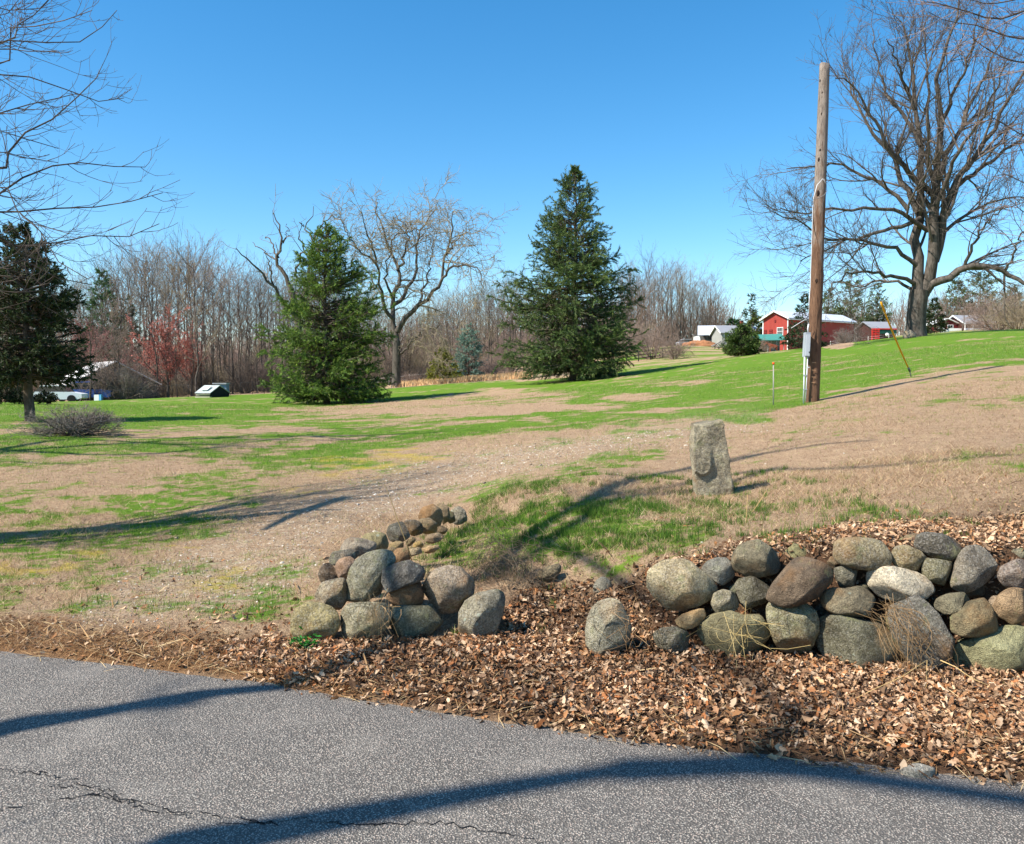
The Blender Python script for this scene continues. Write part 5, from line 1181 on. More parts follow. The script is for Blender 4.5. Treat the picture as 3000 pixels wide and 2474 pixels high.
    V, Fc = join_tubes([(P, R, 3), (P2, R2, 3)]); tag(link('distant_woods', np_mesh('distant_woods', V, Fc, MATS['twigpink'], True)), 'hazy mass of far leafless woods', kind='stuff')
    # red-budding maples
    mp = [proto_mesh(*proto_tree(720+i, 9.0, style='maple'), 'red_maple', 'bark', 'twigred') for i in range(2)]
    mk = [proto_mesh(*proto_tree(730+i, 9.0, style='maple'), 'pink_maple', 'bark', 'twigpink') for i in range(2)]
    rd = MATS['bud']
    def budded(me, cols, dens, seed, h=9.):
        q = np.random.default_rng(seed); vv = np.empty(len(me.vertices)*3, np.float32); me.vertices.foreach_get('co', vv); vv = vv.reshape(-1, 3)
        vv = vv[(vv[:, 2] > .12*h) & (np.hypot(vv[:, 0], vv[:, 1]) > .05*h)]; c = vv[q.integers(0, len(vv), dens)]+q.normal(0, .05, (dens, 3))
        t = q.normal(0, 1, (dens, 3, 3)); V = c[:, None]+t*.045; col = np.array([lin(k) for k in cols])[q.integers(0, len(cols), dens)]*q.uniform(.7, 1.2, (dens, 1))
        return np_mesh('buds', V.reshape(-1, 3), np.arange(dens*3).reshape(-1, 3), rd, False, np.repeat(col, 3, 0))
    for px, Y, top, lab, red, wd in [(348, 88, 630, 'bright red budding maple in front of the woods near the small well roof', 1, 1.15), (396, 92, 664, 'smaller red budding maple touching the bright red one on its right', 1, .8), (205, 92, 655, 'pinkish red budding tree behind the roof of the white house', 2, 1.2), (165, 96, 630, 'dull red budding tree left of the white house roof', 2, 1.1), (262, 90, 690, 'low pink budding tree right of the white house', 2, 1.1)]:
        x = (px*D-W/2)/F*Y; z = hz(x, Y); s = (at(px*D, top*D, Y)[2]-z)/9.6
        root = empty('red_maple', (x, Y, z), lab, 'tree'); root.scale = (s*wd, s*wd, s)
        m = mp[0] if red == 1 else mk[0]
        link('branches', m, root); link('buds', budded(m, [(206,124,108),(218,148,130),(172,102,92)] if red == 1 else [(150,100,96),(136,90,88),(166,118,110)], 13000 if red == 1 else 8000, px), root)
    for px, Y, top, lab, m in [(186, 77, 640, 'dark leafless tree in front of the pale-roofed house', protos[1]), (233, 79, 690, 'small leafless tree hiding the dark gable of the pale-roofed house', protos[2]), (222, 80, 700, 'slim leafless tree at the window of the dark gable', protos[4]), (252, 80, 670, 'leafless tree at the right end of the dark gable', mk[0]), (206, 79, 720, 'low leafless tree beside the blue pickup', mk[1])]:
        put(px, Y, top, 'bare_tree', lab, None, [m], 17.5 if m.name.startswith('wood') else 9.4, 1.2)
    for i in range(7):
        px = 212+i*8.5; x = (px*D-W/2)/F*78.5; o = link('leafless_shrub', sh[i % 5], None, (x, 78.5+i % 3, hz(x, 78.5))); s = [.75, .62, .8, .7, .85, .6, .7][i]; o.scale = (s, s, s*1.05); o.rotation_euler = (0, 0, i*1.3); tag(o, 'leafless brush growing in front of the dark gable', 'shrub', 'brush in front of the dark gable')
    # ash-like bare trees near buildings at right
    for px, Y, top, lab in [(1772, 128, 572, 'small leafless tree between the barn and the red cattle pen'), (1760, 100, 652, 'grey leafless thicket tree in front of the long barn wall'), (1600, 200, 604, 'reddish leafless tree behind the barn roof'), (1572, 205, 612, 'leafless tree behind the barn gable'), (1975, 150, 560, 'leafless tree standing behind the low brown house'), (2020, 160, 575, 'leafless tree behind the right half of the low brown house'), (2060, 140, 580, 'leafless tree behind the brush at the right edge'), (1940, 170, 590, 'leafless tree right of the huge maple trunk'), (2100, 150, 560, 'leafless tree at the right edge beyond the brow')]:
        put(px, Y, top, 'bare_tree', lab, None, protos if Y > 115 else mk, 17.5 if Y > 115 else 9.4, .9)
    tw = sh
    for px, Y, hgt_, lab, m in [(2050, 92, 4.4, 'leafless brown brush on the brow at the right edge', 0), (2090, 88, 4.0, 'pale leafless brush farthest right on the brow', 2), (2040, 110, 3.6, 'leafless brush hiding the right end of the low brown house', 0), (1385, 92, 2.4, 'small round pinkish bush beyond the brow left of the low evergreen', 4), (1340, 100, 4.6, 'taller loose pink bush right of the tall spruce', 0), (1735, 96, 1.8, 'leafless shrub at the foot of the long barn wall', 1), (1748, 98, 2.2, 'leafless shrub beside the rope fence', 3), (870, 80, 1.5, 'low brown brush pile between the bare tree and the juniper', 3), (845, 79, 1.2, 'low tangled brush at the foot of the large bare tree', 4), (1015, 86, 2.0, 'brown bush in the dry grass left of the tall spruce', 0), (1560, 130, 2.2, 'small bare bush by the green roof', 0)]:
        x = (px*D-W/2)/F*Y; o = link('leafless_shrub', tw[m], None, (x, Y, hz(x, Y))); s = hgt_/4; o.scale = (s*1.1, s*1.1, s); tag(o, lab, 'shrub')
    # round shrub on the left lawn
    g = ground(148*D, 896*D); Ys = g[1]; x = (148*D-W/2)/F*Ys
    hs = (at(148*D, 834*D, Ys)[2]-g[2]); tr_, cr = proto_tree(77, 1.0, style='shrub')
    rt = empty('leafless_shrub', (x, Ys, g[2]), 'low wide leafless shrub with many stems on the left lawn beside the ragged conifer', 'shrub')
    for nme, lv, mt in (('stems', tr_, 'twigdark'), ('twigs', cr, 'twig')):
        V, Fc = join_tubes([(P, R*1.35, s) for P, R, s in lv]); V = V*np.array([2.0, 2.0, 1.0])*hs*.98; link(nme, np_mesh(nme, V, Fc, MATS[mt], True), rt)

def shadow_limb(pts, r0, r1):
    """a limb given by where its shade lies on the ground (photo pixel) and how far up the sunbeam it is"""
    out = []
    for px, py, t in pts:
        g = ground(px*D, py*D); out.append(g+S*t)
    return (out, r0, r1)
def build_nearleft():
    """the tree just left of the view whose branches reach in, and the ones beside it that shade the road and bank"""
    r = np.random.default_rng(91)
    q = lambda a, b, Y: at(a/1.9286, b/1.9286, Y)
    base = np.array([-8.5, 6.1, hz(-8.5, 6.1)])
    top3 = shadow_limb([(0,1103,5.6),(300,1080,6.4),(600,1052,7.3),(712,1022,8.0)], .19, .06)
    P0, R0 = limbset([([base-np.array([0, 0, .2]), base+np.array([.05, .0, 1.6]), top3[0][0]+np.array([-.05, 0, -1.0]), top3[0][0]], .25, .19)], 8)
    def b(pts, Y0, Y1, r0, r1=.004, lead=True):
        n = len(pts); L = [q(x, y, Y0+(Y1-Y0)*i/(n-1)) for i, (x, y) in enumerate(pts)]
        if lead:
            z = min(max(L[0][2]-1.2, 2.6), 9); j = np.array([-8.7, 6.1, z]); L = [j, (j+L[0])/2+np.array([0, 0, .1])]+L; r0 *= 1.15
        return (L, r0, r1)
    M = [top3, shadow_limb([(480,1068,6.9),(600,1052,7.3),(700,1048,7.7)], .09, .03), shadow_limb([(640,1045,7.5),(590,1065,7.3),(542,1090,7.0)], .09, .03),
         b([(-150,1120),(0,1080),(100,1020),(250,950),(330,935),(430,920),(580,930),(700,950),(820,945)], 8.6, 10.2, .030),
         b([(-100,1200),(0,1200),(150,1195),(300,1180),(430,1170),(560,1170),(700,1145),(850,1120),(920,1090)], 8.8, 9.6, .027),
         b([(-80,1330),(0,1360),(100,1395),(250,1395),(370,1350),(480,1335),(620,1330),(780,1335),(900,1265)], 8.4, 9.4, .022),
         b([(-60,960),(0,910),(50,860),(100,780),(200,720),(290,680),(400,580),(500,500),(570,400),(583,360)], 9.2, 11, .032),
         b([(-60,660),(0,640),(130,600),(260,570),(380,545),(430,530)], 9, 10, .022),
         b([(-50,420),(130,430),(260,460),(380,510),(460,545),(560,575),(660,575),(700,555)], 9.6, 10.5, .022),
         b([(-60,400),(50,170),(120,165),(200,150),(300,130),(430,100),(520,60)], 10.5, 10, .026),
         b([(-60,260),(0,235),(150,225),(320,250),(430,245),(540,190),(605,120),(660,60)], 9.8, 11, .022),
         b([(-20,260),(60,160),(150,120),(250,30),(300,-30)], 10, 11.5, .024),
         b([(-40,280),(80,270),(180,295),(330,290)], 9, 9, .014),
         b([(-80,1050),(0,1090),(80,1180),(180,1215),(240,1330),(300,1420),(330,1480),(430,1550),(500,1580)], 8.2, 8.0, .014),
         b([(-60,1480),(80,1440),(180,1500),(300,1560),(400,1600),(520,1610)], 8.0, 8.6, .012),
         b([(-60,1640),(60,1655),(180,1640),(280,1600)], 7.8, 8.0, .014),
         b([(-60,1560),(50,1540),(160,1560),(260,1620),(330,1700)], 8.2, 8.5, .012),
         b([(-60,760),(0,745),(100,780),(230,800),(330,840)], 9, 9.6, .014), b([(-60,30),(50,60),(180,70),(260,20),(330,-60)], 10.6, 11, .018), b([(-60,100),(40,80),(120,-20)], 10.6, 11, .018),
         b([(-60,860),(40,890),(180,895),(330,920)], 9.2, 9.6, .014)]
    P1, R1 = limbset(M, 18)
    Pv, Rv = P1[3:], R1[3:]
    P2, R2 = kids(Pv, Rv, r, dens=5.2, t0=.33, L=1.15, lvar=.3, ang=.62, K=8, up=-.01, curl=.10, rr=.55, rmax=.010, rmin=.0042, taper=.72, upend=.16)
    P3, R3 = kids(P2, R2, r, dens=4.2, t0=.12, L=.42, ang=.65, K=6, up=.0, curl=.10, rr=.6, rmax=.005, rmin=.0030, taper=.3, upend=.2)
    P4, R4 = kids(P3, R3, r, dens=3.2, t0=.1, L=.14, ang=.6, K=4, up=.1, curl=.1, rr=.7, rmax=.003, rmin=.0024, taper=.3)
    Pu, Ru = kids(P1[:1], R1[:1], r, n=3, t0=.5, L=1.0, ang=.7, K=6, up=.15, curl=.12, rr=.4, rmin=.008)
    tree_obj('leafless tree just beyond the left edge whose fine drooping branches reach into the sky', 'tree', base, [(P0, R0, 12), (P1, R1, 7)], [(P2, R2, 4), (P3, R3, 3), (P4, R4, 3), (Pu, Ru, 4)], MATS['barkdark'], MATS['twigdark'], 'bare_tree')
    # roadside trees left of the camera; their limbs shade road, verge and mound
    def caster(base, M, label, seed, L2=1.6, dens=1.2, mt='barkdark', th=1.0):
        rr_ = np.random.default_rng(seed); P1, R1 = limbset(M, 14)
        P2, R2 = kids(P1, R1, rr_, dens=dens, t0=.35, L=L2, ang=.6, K=6, up=.05, curl=.12, rr=.45, rmax=.03*th, rmin=.008*th, taper=.3)
        P3, R3 = kids(P2, R2, rr_, dens=2.2, t0=.2, L=.7, ang=.6, K=4, up=.05, curl=.15, rr=.6, rmax=.010*th, rmin=.005*th)
        tree_obj(label, 'tree', base, [(P1, R1, 8)], [(P2, R2, 4), (P3, R3, 3)], MATS[mt], MATS['twigdark'], 'bare_tree')
    m1 = shadow_limb([(400,1760,8.0),(700,1705,9.6),(1050,1640,11.2),(1300,1600,12.6),(1480,1578,13.6),(1640,1562,14.6)], .13, .05)
    b1 = np.array([m1[0][0][0]-.3, m1[0][0][1]-.5, -.05])
    m2 = shadow_limb([(-150,1552,5.6),(0,1525,6.4),(280,1465,7.5),(560,1415,8.6),(700,1385,9.3),(785,1350,10.0),(880,1270,10.7),(985,1190,11.4),(1090,1105,12.3),(1190,1038,13.1),(1300,985,14),(1480,945,15),(1800,905,16.5)], .085, .03)
    M = [([b1-np.array([0,0,.2]), b1+np.array([0, .1, 2.5]), m1[0][0]-np.array([0, 0, 1.5]), m1[0][0]], .15, .085), m1,
         ([b1+np.array([0, .1, 2.2]), (b1+m2[0][0])/2+np.array([0, 0, 1.6]), m2[0][0]], .10, .075), m2,
         shadow_limb([(1300,1600,12.6),(1600,1590,13.5),(1850,1620,14.0),(2150,1665,14.5)], .11, .07),
         shadow_limb([(1480,1578,13.4),(1700,1575,14.0),(1900,1570,14.8)], .05, .02)]
    m3 = shadow_limb([(985,1190,11.4),(1100,1090,12.8),(1220,1030,14),(1350,975,15),(1560,935,16.5)], .09, .05)
    m4 = shadow_limb([(985,1190,11.4),(1080,1150,12.4),(1180,1080,13.6),(1300,1020,15),(1600,960,17)], .09, .05)
    m5 = shadow_limb([(1190,1038,13.1),(1500,975,15.2),(1800,960,16.5),(2080,935,18)], .05, .03)
    M += [m3, m4, m5, shadow_limb([(0,1525,6.4),(60,1500,9),(200,1480,12),(420,1460,14.5)], .09, .05), shadow_limb([(1480,1578,13.4),(1560,1540,14.2),(1640,1490,15.2),(1700,1440,16)], .05, .03), shadow_limb([(1090,1105,12.3),(1350,1250,13.5),(1640,1490,15),(1500,1560,15.6)], .05, .03)]
    caster(b1, M, 'leafless roadside tree left of the camera shading the asphalt and the grassy mound', 92, 2.0, .6)
    # crown of a tree farther along, shading the left lawn
    m6 = shadow_limb([(-60,935,9.0),(200,915,10.0),(520,898,11.5),(900,890,13.5)], .14, .05); m7 = shadow_limb([(-40,905,10),(300,900,11.5),(700,905,13)], .11, .04); m8 = shadow_limb([(0,925,9.5),(250,935,10.5),(500,915,12)], .10, .04); m10 = shadow_limb([(0,925,9.5),(160,903,11),(420,915,12.5),(640,893,13.5)], .09, .03); m9 = shadow_limb([(100,905,10.5),(450,885,12.5),(760,880,14)], .06, .02)
    b6 = np.array([m6[0][0][0]-.8, m6[0][0][1]-.3, 0.]); b6[2] = hz(b6[0], b6[1])-.05
    M = [([b6-np.array([0,0,.2]), b6+np.array([.1, 0, 3]), m6[0][0]], .2, .11), m6, m7, m8, m9, m10]
    caster(b6, M, 'leafless lawn tree beyond the left edge shading the left lawn', 94, 2.6, 3.6, th=2.1)
def build_nearright():
    """branches of a tree beyond the right edge that hang into the top right corner"""
    r = np.random.default_rng(95); q = lambda a, b, Y: at(2200+a/1.736, b/1.736, Y)
    j0 = at(3250, 250, 15.0); base = np.array([j0[0]+.6, 15.2, hz(j0[0]+.6, 15.2)])
    def b(pts, Y0, Y1, r0):
        n = len(pts); L = [q(x, y, Y0+(Y1-Y0)*i/(n-1)) for i, (x, y) in enumerate(pts)]; j = base+np.array([0, 0, max(L[0][2]-base[2]-.8, 3)]); return ([j]+L, r0, .005)
    M = [b([(1500,60),(1389,60),(1250,100),(1100,60),(960,20),(880,10)], 15, 13.5, .035), b([(1500,220),(1389,200),(1280,180),(1150,130),(1000,110),(900,60)], 15, 14, .03),
         b([(1500,320),(1389,320),(1300,300),(1200,250),(1120,190)], 15, 14, .03), b([(1500,700),(1389,690),(1300,640),(1220,600),(1150,660)], 15, 13.5, .022),
         b([(1500,940),(1389,930),(1300,890),(1230,900)], 15, 14, .02), b([(1500,1120),(1389,1080),(1310,1010)], 15, 14, .02), b([(1500,-20),(1350,0),(1200,20),(1060,-20)], 15, 14, .03),
         b([(1480,1250),(1400,1200),(1340,1120)], 15, 14, .018)]
    P1, R1 = limbset(M, 14)
    P0, R0 = limbset([([base-np.array([0,0,.2]), base+np.array([0,0,4.]), base+np.array([-.1,0,9.])], .2, .1)], 8)
    P2, R2 = kids(P1, R1, r, dens=3.2, t0=.25, L=1.2, ang=.5, K=7, up=.0, curl=.10, rr=.5, rmax=.012, rmin=.006, taper=.35)
    P3, R3 = kids(P2, R2, r, dens=4.5, t0=.1, L=.6, ang=.5, K=5, up=.02, curl=.12, rr=.6, rmax=.007, rmin=.0045)
    tree_obj('leafless tree beyond the right edge with pinkish twigs hanging into the top right corner', 'tree', base, [(P0, R0, 10), (P1, R1, 6)], [(P2, R2, 4), (P3, R3, 3)], MATS['bark'], MATS['twigpink'], 'bare_tree')
# ------------------------------------------------------------------ buildings and farm things
def poly(name, V, Fs, mat, parent=None, loc=(0, 0, 0), smooth=False):
    me = bpy.data.meshes.new(name); me.from_pydata([tuple(v) for v in V], [], [tuple(f) for f in Fs]); me.materials.append(mat)
    import bmesh
    bm = bmesh.new(); bm.from_mesh(me); bmesh.ops.recalc_face_normals(bm, faces=bm.faces); bm.to_mesh(me); bm.free()
    if smooth:
        for p in me.polygons: p.use_smooth = True
    return link(name, me, parent, loc)
def siding(name, c, period=.25, axis=0, depth=.02, rough=.6):
    t = NT(name); v = t.coord('Object'); s = t.n('SeparateXYZ'); t.l(v, s.inputs[0])
    if axis < 2: k = t.math('ADD', s.outputs[0], s.outputs[1])
    else: k = s.outputs[2]
    w = t.math('FRACT', t.math('MULTIPLY', k, 1/period)); g = t.ramp(w, [(.0, 0.), (.08, 1.), (.86, 1.), (1.0, 0.)])
    n = t.noise(v, .7, 4, .6); col = t.mix(t.ramp(n, [(.3, 0.), (.7, 1.)]), tuple(x*.85 for x in lin(c)), lin(c)); col = t.mix(g, tuple(x*.6 for x in lin(c)), col)
    return t.done(col, rough, t.bump(g, depth, 1.0), .3)
def prism(name, prof, y0, y1, mat, parent, loc=(0, 0, 0)):
    """profile in x,z extruded along y"""
    n = len(prof); V = [(x, y0, z) for x, z in prof]+[(x, y1, z) for x, z in prof]
    Fs = [tuple(range(n)), tuple(range(n, 2*n))]+[(i, (i+1) % n, (i+1) % n+n, i+n) for i in range(n)]
    return poly(name, V, Fs, mat, parent, loc)
def gabled(root, L, Wd, zb, ze, zr, wall, roof, over=.35, th=.12, trim=None, ridge_x=True):
    """local frame: x along the long side (nearest side at y=0), y across; ridge over y=Wd/2"""
    # long walls and gable walls
    t = .12
    for nm, a, b in (('wall', (0, 0), (L, t)), ('wall', (0, Wd-t), (L, Wd))):
        V = [(a[0], a[1], zb), (b[0], a[1], zb), (b[0], b[1], zb), (a[0], b[1], zb), (a[0], a[1], ze), (b[0], a[1], ze), (b[0], b[1], ze), (a[0], b[1], ze)]
        poly(nm, V, [(0,1,2,3),(4,5,6,7),(0,1,5,4),(1,2,6,5),(2,3,7,6),(3,0,4,7)], wall, root)
    for x0 in (0.002, L-t-.002):
        pr = [(t, zb), (Wd-t, zb), (Wd-t, ze), (Wd/2, zr-(zr-ze)*t*2/Wd), (t, ze)]
        V = [(x0, y, z) for y, z in pr]+[(x0+t, y, z) for y, z in pr]; n = 5
        poly('gable_wall', V, [tuple(range(n)), tuple(range(n, 2*n))]+[(i, (i+1) % n, (i+1) % n+n, i+n) for i in range(n)], wall, root)
    sl = (zr-ze)/(Wd/2)
    for s in (0, 1):
        y0, z0 = -over, ze-over*sl+.02; y1, z1 = Wd/2, zr+.02
        if s: y0, y1 = Wd+over, Wd/2
        V = [(-over, y0, z0), (L+over, y0, z0), (L+over, y1, z1), (-over, y1, z1)]; V += [(x, y, z+th) for x, y, z in V]
        poly('roof_panel', V, [(0,1,2,3),(4,5,6,7),(0,1,5,4),(1,2,6,5),(2,3,7,6),(3,0,4,7)], roof, root)
        if trim:
            for xx in (-over-.03,):
                V = [(xx, y0, z0-.12), (xx, y1, z1-.12), (xx, y1, z1+th+.02), (xx, y0, z0+th+.02)]; V += [(x+.06 if False else x-.05, y, z) for x, y, z in V]
                poly('fascia', V, [(0,1,2,3),(4,5,6,7),(0,1,5,4),(1,2,6,5),(2,3,7,6),(3,0,4,7)], trim, root)
def window(parent, c, w, h, axis, frame, glass, bars=1):
    """axis 'x': lies in a wall facing -y; 'y': lies in a wall facing -x"""
    cx, cy, cz = c
    def bx(nm, dx, dz, sw, sh, off, dep, mat, par, base=(0, 0, 0)):
        if axis == 'x': p = (dx, off, dz); s = (sw, dep, sh)
        else: p = (off, dx, dz); s = (dep, sw, sh)
        return box(nm, tuple(np.array(p)+np.array(base)), s, mat, par)
    f = .1
    root = bx('window', 0, h/2-f/2+0, w, f, -.05, .1, frame, parent, c)
    def sub(nm, dx, dz, sw, sh, off, dep, mat):
        dz2 = dz-(h/2-f/2); return bx(nm, dx, dz2, sw, sh, off+.05 if axis == 'x' else off+.05, dep, mat, root)
    for o in (sub('frame', 0, -h/2+f/2, w, f, -.05, .1, frame), sub('frame', -w/2+f/2, 0, f, h-2*f, -.05, .1, frame), sub('frame', w/2-f/2, 0, f, h-2*f, -.05, .1, frame), sub('pane', 0, 0, w-2*f, h-2*f, -.02, .03, glass)): pass
    for k in range(bars): sub('bar', (k+1)*w/(bars+1)-w/2, 0, .05, h-2*f, -.055, .05, frame)
    sub('bar', 0, 0, w-2*f, .05, -.057, .045, frame)
def broot(px, Y, ang, label, name, cat='building', z=None):
    x = (px-W/2)/F*Y; o = empty(name, (x, Y, hz(x, Y) if z is None else z), label, cat); o.rotation_euler = (0, 0, ang); return o
def zat(py, Y): return at(W/2, py, Y)[2]
def car(px, Y, ang, col, label, kind='car', z=None):
    x = (px-W/2)/F*Y; o = empty('parked_'+kind, (x, Y, hz(x, Y)), label, 'car' if kind == 'car' else 'truck'); o.rotation_euler = (0, 0, ang)
    paint = flat('car_paint', lin(col), .3, .05); gl = MATS['glass']; tyre = MATS['tyre']
    if kind == 'car': lo = [(-2.1,.35),(-1.7,.28),(1.8,.28),(2.15,.4),(2.15,.75),(1.2,.92),(-1.9,.95),(-2.15,.8)]; ca = [(-1.7,.95),(-1.2,1.42),(.35,1.45),(1.15,.93)]
    else: lo = [(-2.6,.5),(-2.4,.4),(2.4,.4),(2.6,.5),(2.6,1.0),(1.5,1.12),(-2.6,1.12)]; ca = [(-.6,1.12),(-.5,1.75),(.75,1.78),(1.45,1.12)]
    b = prism('body', lo, -.85, .85, paint, o); c = prism('cabin', ca, -.72, .72, gl, o)
    rf = [(x, z) for x, z in ca[1:3]]; prism('roof', [(rf[0][0]-.05, rf[0][1]-.02), (rf[1][0]+.05, rf[1][1]-.02), (rf[1][0], rf[1][1]+.06), (rf[0][0], rf[0][1]+.06)], -.74, .74, paint, o)
    for sx in (-1, 1):
        for sy in (-1, 1):
            th = np.arange(14)*2*math.pi/14; xw = sx*(1.35 if kind == 'car' else 1.6)
            w = prism('wheel', [(xw+.33*math.cos(a), .33+.33*math.sin(a)) for a in th], sy*.9-.1, sy*.9+.1, tyre, o)
    return o
def fence_rails(name, pts, h, rails, label, mat, pr=.05, rr=.03, flatten=True, cat='fence'):
    """pts: ground points"""
    P = [np.array(p) for p in pts]; root = empty(name, P[0], label, cat)
    for p in P: sweep('post', [p-np.array([0, 0, .2]), p+np.array([0, 0, h])], [pr, pr*.9], 6, mat, root)
    for f in rails:
        for a, b in zip(P[:-1], P[1:]):
            A = a+np.array([0, pr*.0, h*f]); B = b+np.array([0, 0, h*f]); m = (A+B)/2-np.array([0, 0, .02])
            sweep('rail', [A, m, B], [rr]*3, 5, mat, root)
    return root
def gp(px, Y, dz=0.):
    x = (px-W/2)/F*Y; return np.array([x, Y, hz(x, Y)+dz])
def build_farm():
    MATS['glass'] = NT('window_glass').done((.02, .025, .03), .08, None, .5); MATS['tyre'] = flat('rubber', (.012, .012, .012), .9)
    white = flat('white_paint', lin((226, 226, 222)), .6, .06); metal = siding('white_metal_roof', (206, 212, 222), .45, 0, .03, .45)
    red = siding('red_barn_siding', (160, 64, 54), .30, 0, .03); dkred = siding('dark_red_boards', (110, 34, 34), .3, 0); shing = siding('grey_shingles', (140, 142, 148), .22, 2, .02, .9)
    teal = siding('green_metal_roof', (70, 142, 128), .4, 0, .03, .5); brown = siding('brown_boards', (74, 44, 38), .2, 2); grey = flat('weathered_boards', lin((142, 138, 132)), .9, .2); blk = flat('black_fence', (.012, .012, .012), .7)
    # red barn
    Y = 150.; a = math.radians(33); b = broot(2306, Y, a, 'red metal-sided barn with a white roof and one white window, behind the wooden pole', 'red_barn')
    z0 = b.location.z; L, Wd = 18.5, 5.6; ze = zat(931, Y)-z0; zr = zat(913, Y+2.3)-z0
    gabled(b, L, Wd, -2.5, ze, zr, red, metal, .45, .14, white)
    for yy, xx in ((.0, -.02), (Wd-.12, -.02)): box('corner_trim', (xx-.02, yy+.06, ze/2-1), (.06, .18, ze+2), white, b)
    window(b, (0, 1.7, 1.35 if False else zat(970, Y)-z0), 1.35, 1.45, 'y', white, MATS['glass'], 2)
    for yy in (3.75, 5.05):
        lou = box('louvre', (-.04, yy, zat(974, Y)-z0), (.06, .7, 1.3), flat('dark_red', lin((96, 30, 28)), .7), b)
        for k in range(4): box('slat', (-.05, 0, -.45+k*.3), (.05, .62, .07), flat('brick_red', lin((160, 60, 52)), .7), lou)
    box('vent', (-.05, Wd/2, zr-1.7), (.08, .35, .45), dkred, b); box('gutter', (L/2, -.5, ze-.32), (L+.8, .12, .14), white, b)
    # lean-to with green roof in front
    Y = 141.; s = broot(2222, Y, math.radians(8), 'low open shelter with a long green metal roof in front of the red barn', 'horse_shelter'); z0 = s.location.z
    zf, zk = zat(999, Y)-z0, zat(983, Y+3)-z0; V = [(-.3, -.3, zf), (4.6, -.3, zf+.1), (5.4, 3.2, zk+.25), (.0, 3.2, zk)]; V += [(x, y, z+.08) for x, y, z in V]
    poly('roof_panel', V, [(0,1,2,3),(4,5,6,7),(0,1,5,4),(1,2,6,5),(2,3,7,6),(3,0,4,7)], teal, s)
    for x in (.1, 1.5, 3.0, 4.3): box('post', (x, 0, zf/2-.3), (.12, .12, zf+.5), grey, s); 
    box('back_wall', (2.5, 3.0, zk/2-.4), (5, .1, zk+.6), grey, s)
    hay = flat('hay', lin((176, 146, 112)), .95, .2, 4)
    for i, (x, y, z, r, lb) in enumerate([(.5, 1.3, .55, .62, 'leftmost lower hay bale'), (1.8, 1.6, .55, .6, 'right-hand lower hay bale'), (1.15, 1.5, 1.5, .55, 'upper hay bale resting on two others')]):
        u, f = ico(3); V = u*np.array([r*1.15, r*.8, r])+(fbm(u*3+i, 2, i)-.5)[:, None]*.15*u
        p = Matrix.Rotation(math.radians(8), 3, 'Z')@Vector((x, y, z)); o = link('hay_bale', np_mesh('hay_bale', V, f, hay, True), None, np.array(s.location)+np.array(p)); tag(o, lb+' under the green-roofed shelter', 'hay bale')
    # horse
    hp = gp(2262, 139.); build_horse(hp, 'chestnut brown horse standing in front of the green-roofed shelter')
    # houses left of the barn
    Y = 162.; h = broot(2113, Y, math.radians(5), 'pale house with grey shingle roof and brick chimney behind the low dark evergreen', 'farm_house'); z0 = h.location.z
    ze = zat(975, Y)-z0; zr = zat(956, Y+3)-z0; cream = siding('pale_boards', (164, 164, 158), .18, 2); gabled(h, 6.6, 6.0, -1, ze, zr, cream, shing, .35, .12, white)
    for x in (.8, 1.9): window(h, (x, 0, ze-.85), .9, 1.1, 'x', white, MATS['glass'], 1)
    box('wing_wall', (6.6+1.6-.3, 3.6, (zat(966, Y)-z0)/2-.5), (2.4, 3, zat(966, Y)-z0+1), flat('teal_wall', lin((88, 140, 136)), .7), h); 
    V = [(6.3, 1.6, zat(967, Y)-z0), (9.2, 1.6, zat(967, Y)-z0), (9.2, 5.2, zat(953, Y)-z0), (6.3, 5.2, zat(953, Y)-z0)]; V += [(x, y, z+.1) for x, y, z in V]
    poly('wing_roof', V, [(0,1,2,3),(4,5,6,7),(0,1,5,4),(1,2,6,5),(2,3,7,6),(3,0,4,7)], flat('slate', lin((158, 166, 176)), .7, .08), h)
    ch = box('chimney', (4.9, 3.0, zat(948, Y)-z0-.6), (.55, .55, 2.6), flat('brick', lin((130, 70, 54)), .9, .2, 8), h); box('cap', (0, 0, 1.36), (.7, .7, .12), grey, ch)
    # white open shed
    Y = 170.; h = broot(2047, Y, math.radians(4), 'white open-fronted shed with a pale metal roof at the edge of the right woods', 'white_shed'); z0 = h.location.z
    ze = zat(984, Y)-z0; zr = zat(953, Y+4)-z0; L = 5.0
    V = [(-.5, -.5, ze), (4.9, -.5, ze+.12), (7.4, 6.0, zr), (1.4, 6.0, zr-.1)]; V += [(x, y, z+.12) for x, y, z in V]
    rf = poly('roof_panel', V, [(0,1,2,3),(4,5,6,7),(0,1,5,4),(1,2,6,5),(2,3,7,6),(3,0,4,7)], metal, h)
    box('wall', (.15, 2.2, ze/2-.5), (.14, 4.4, ze+1), white, h); box('wall', (4.5, 2.2, ze/2-.5), (.5, 4.4, ze+1), white, h); box('back_wall', (2.3, 4.5, ze/2-.2), (4.6, .14, ze+1.4), flat('shed_inside', lin((120, 116, 112)), .9), h); box('door_panel', (2.9, 3.6, .75), (2.3, .1, 1.5), white, h)
    for x in (1.6,): box('post', (x, .1, ze/2), (.1, .1, ze), grey, h)
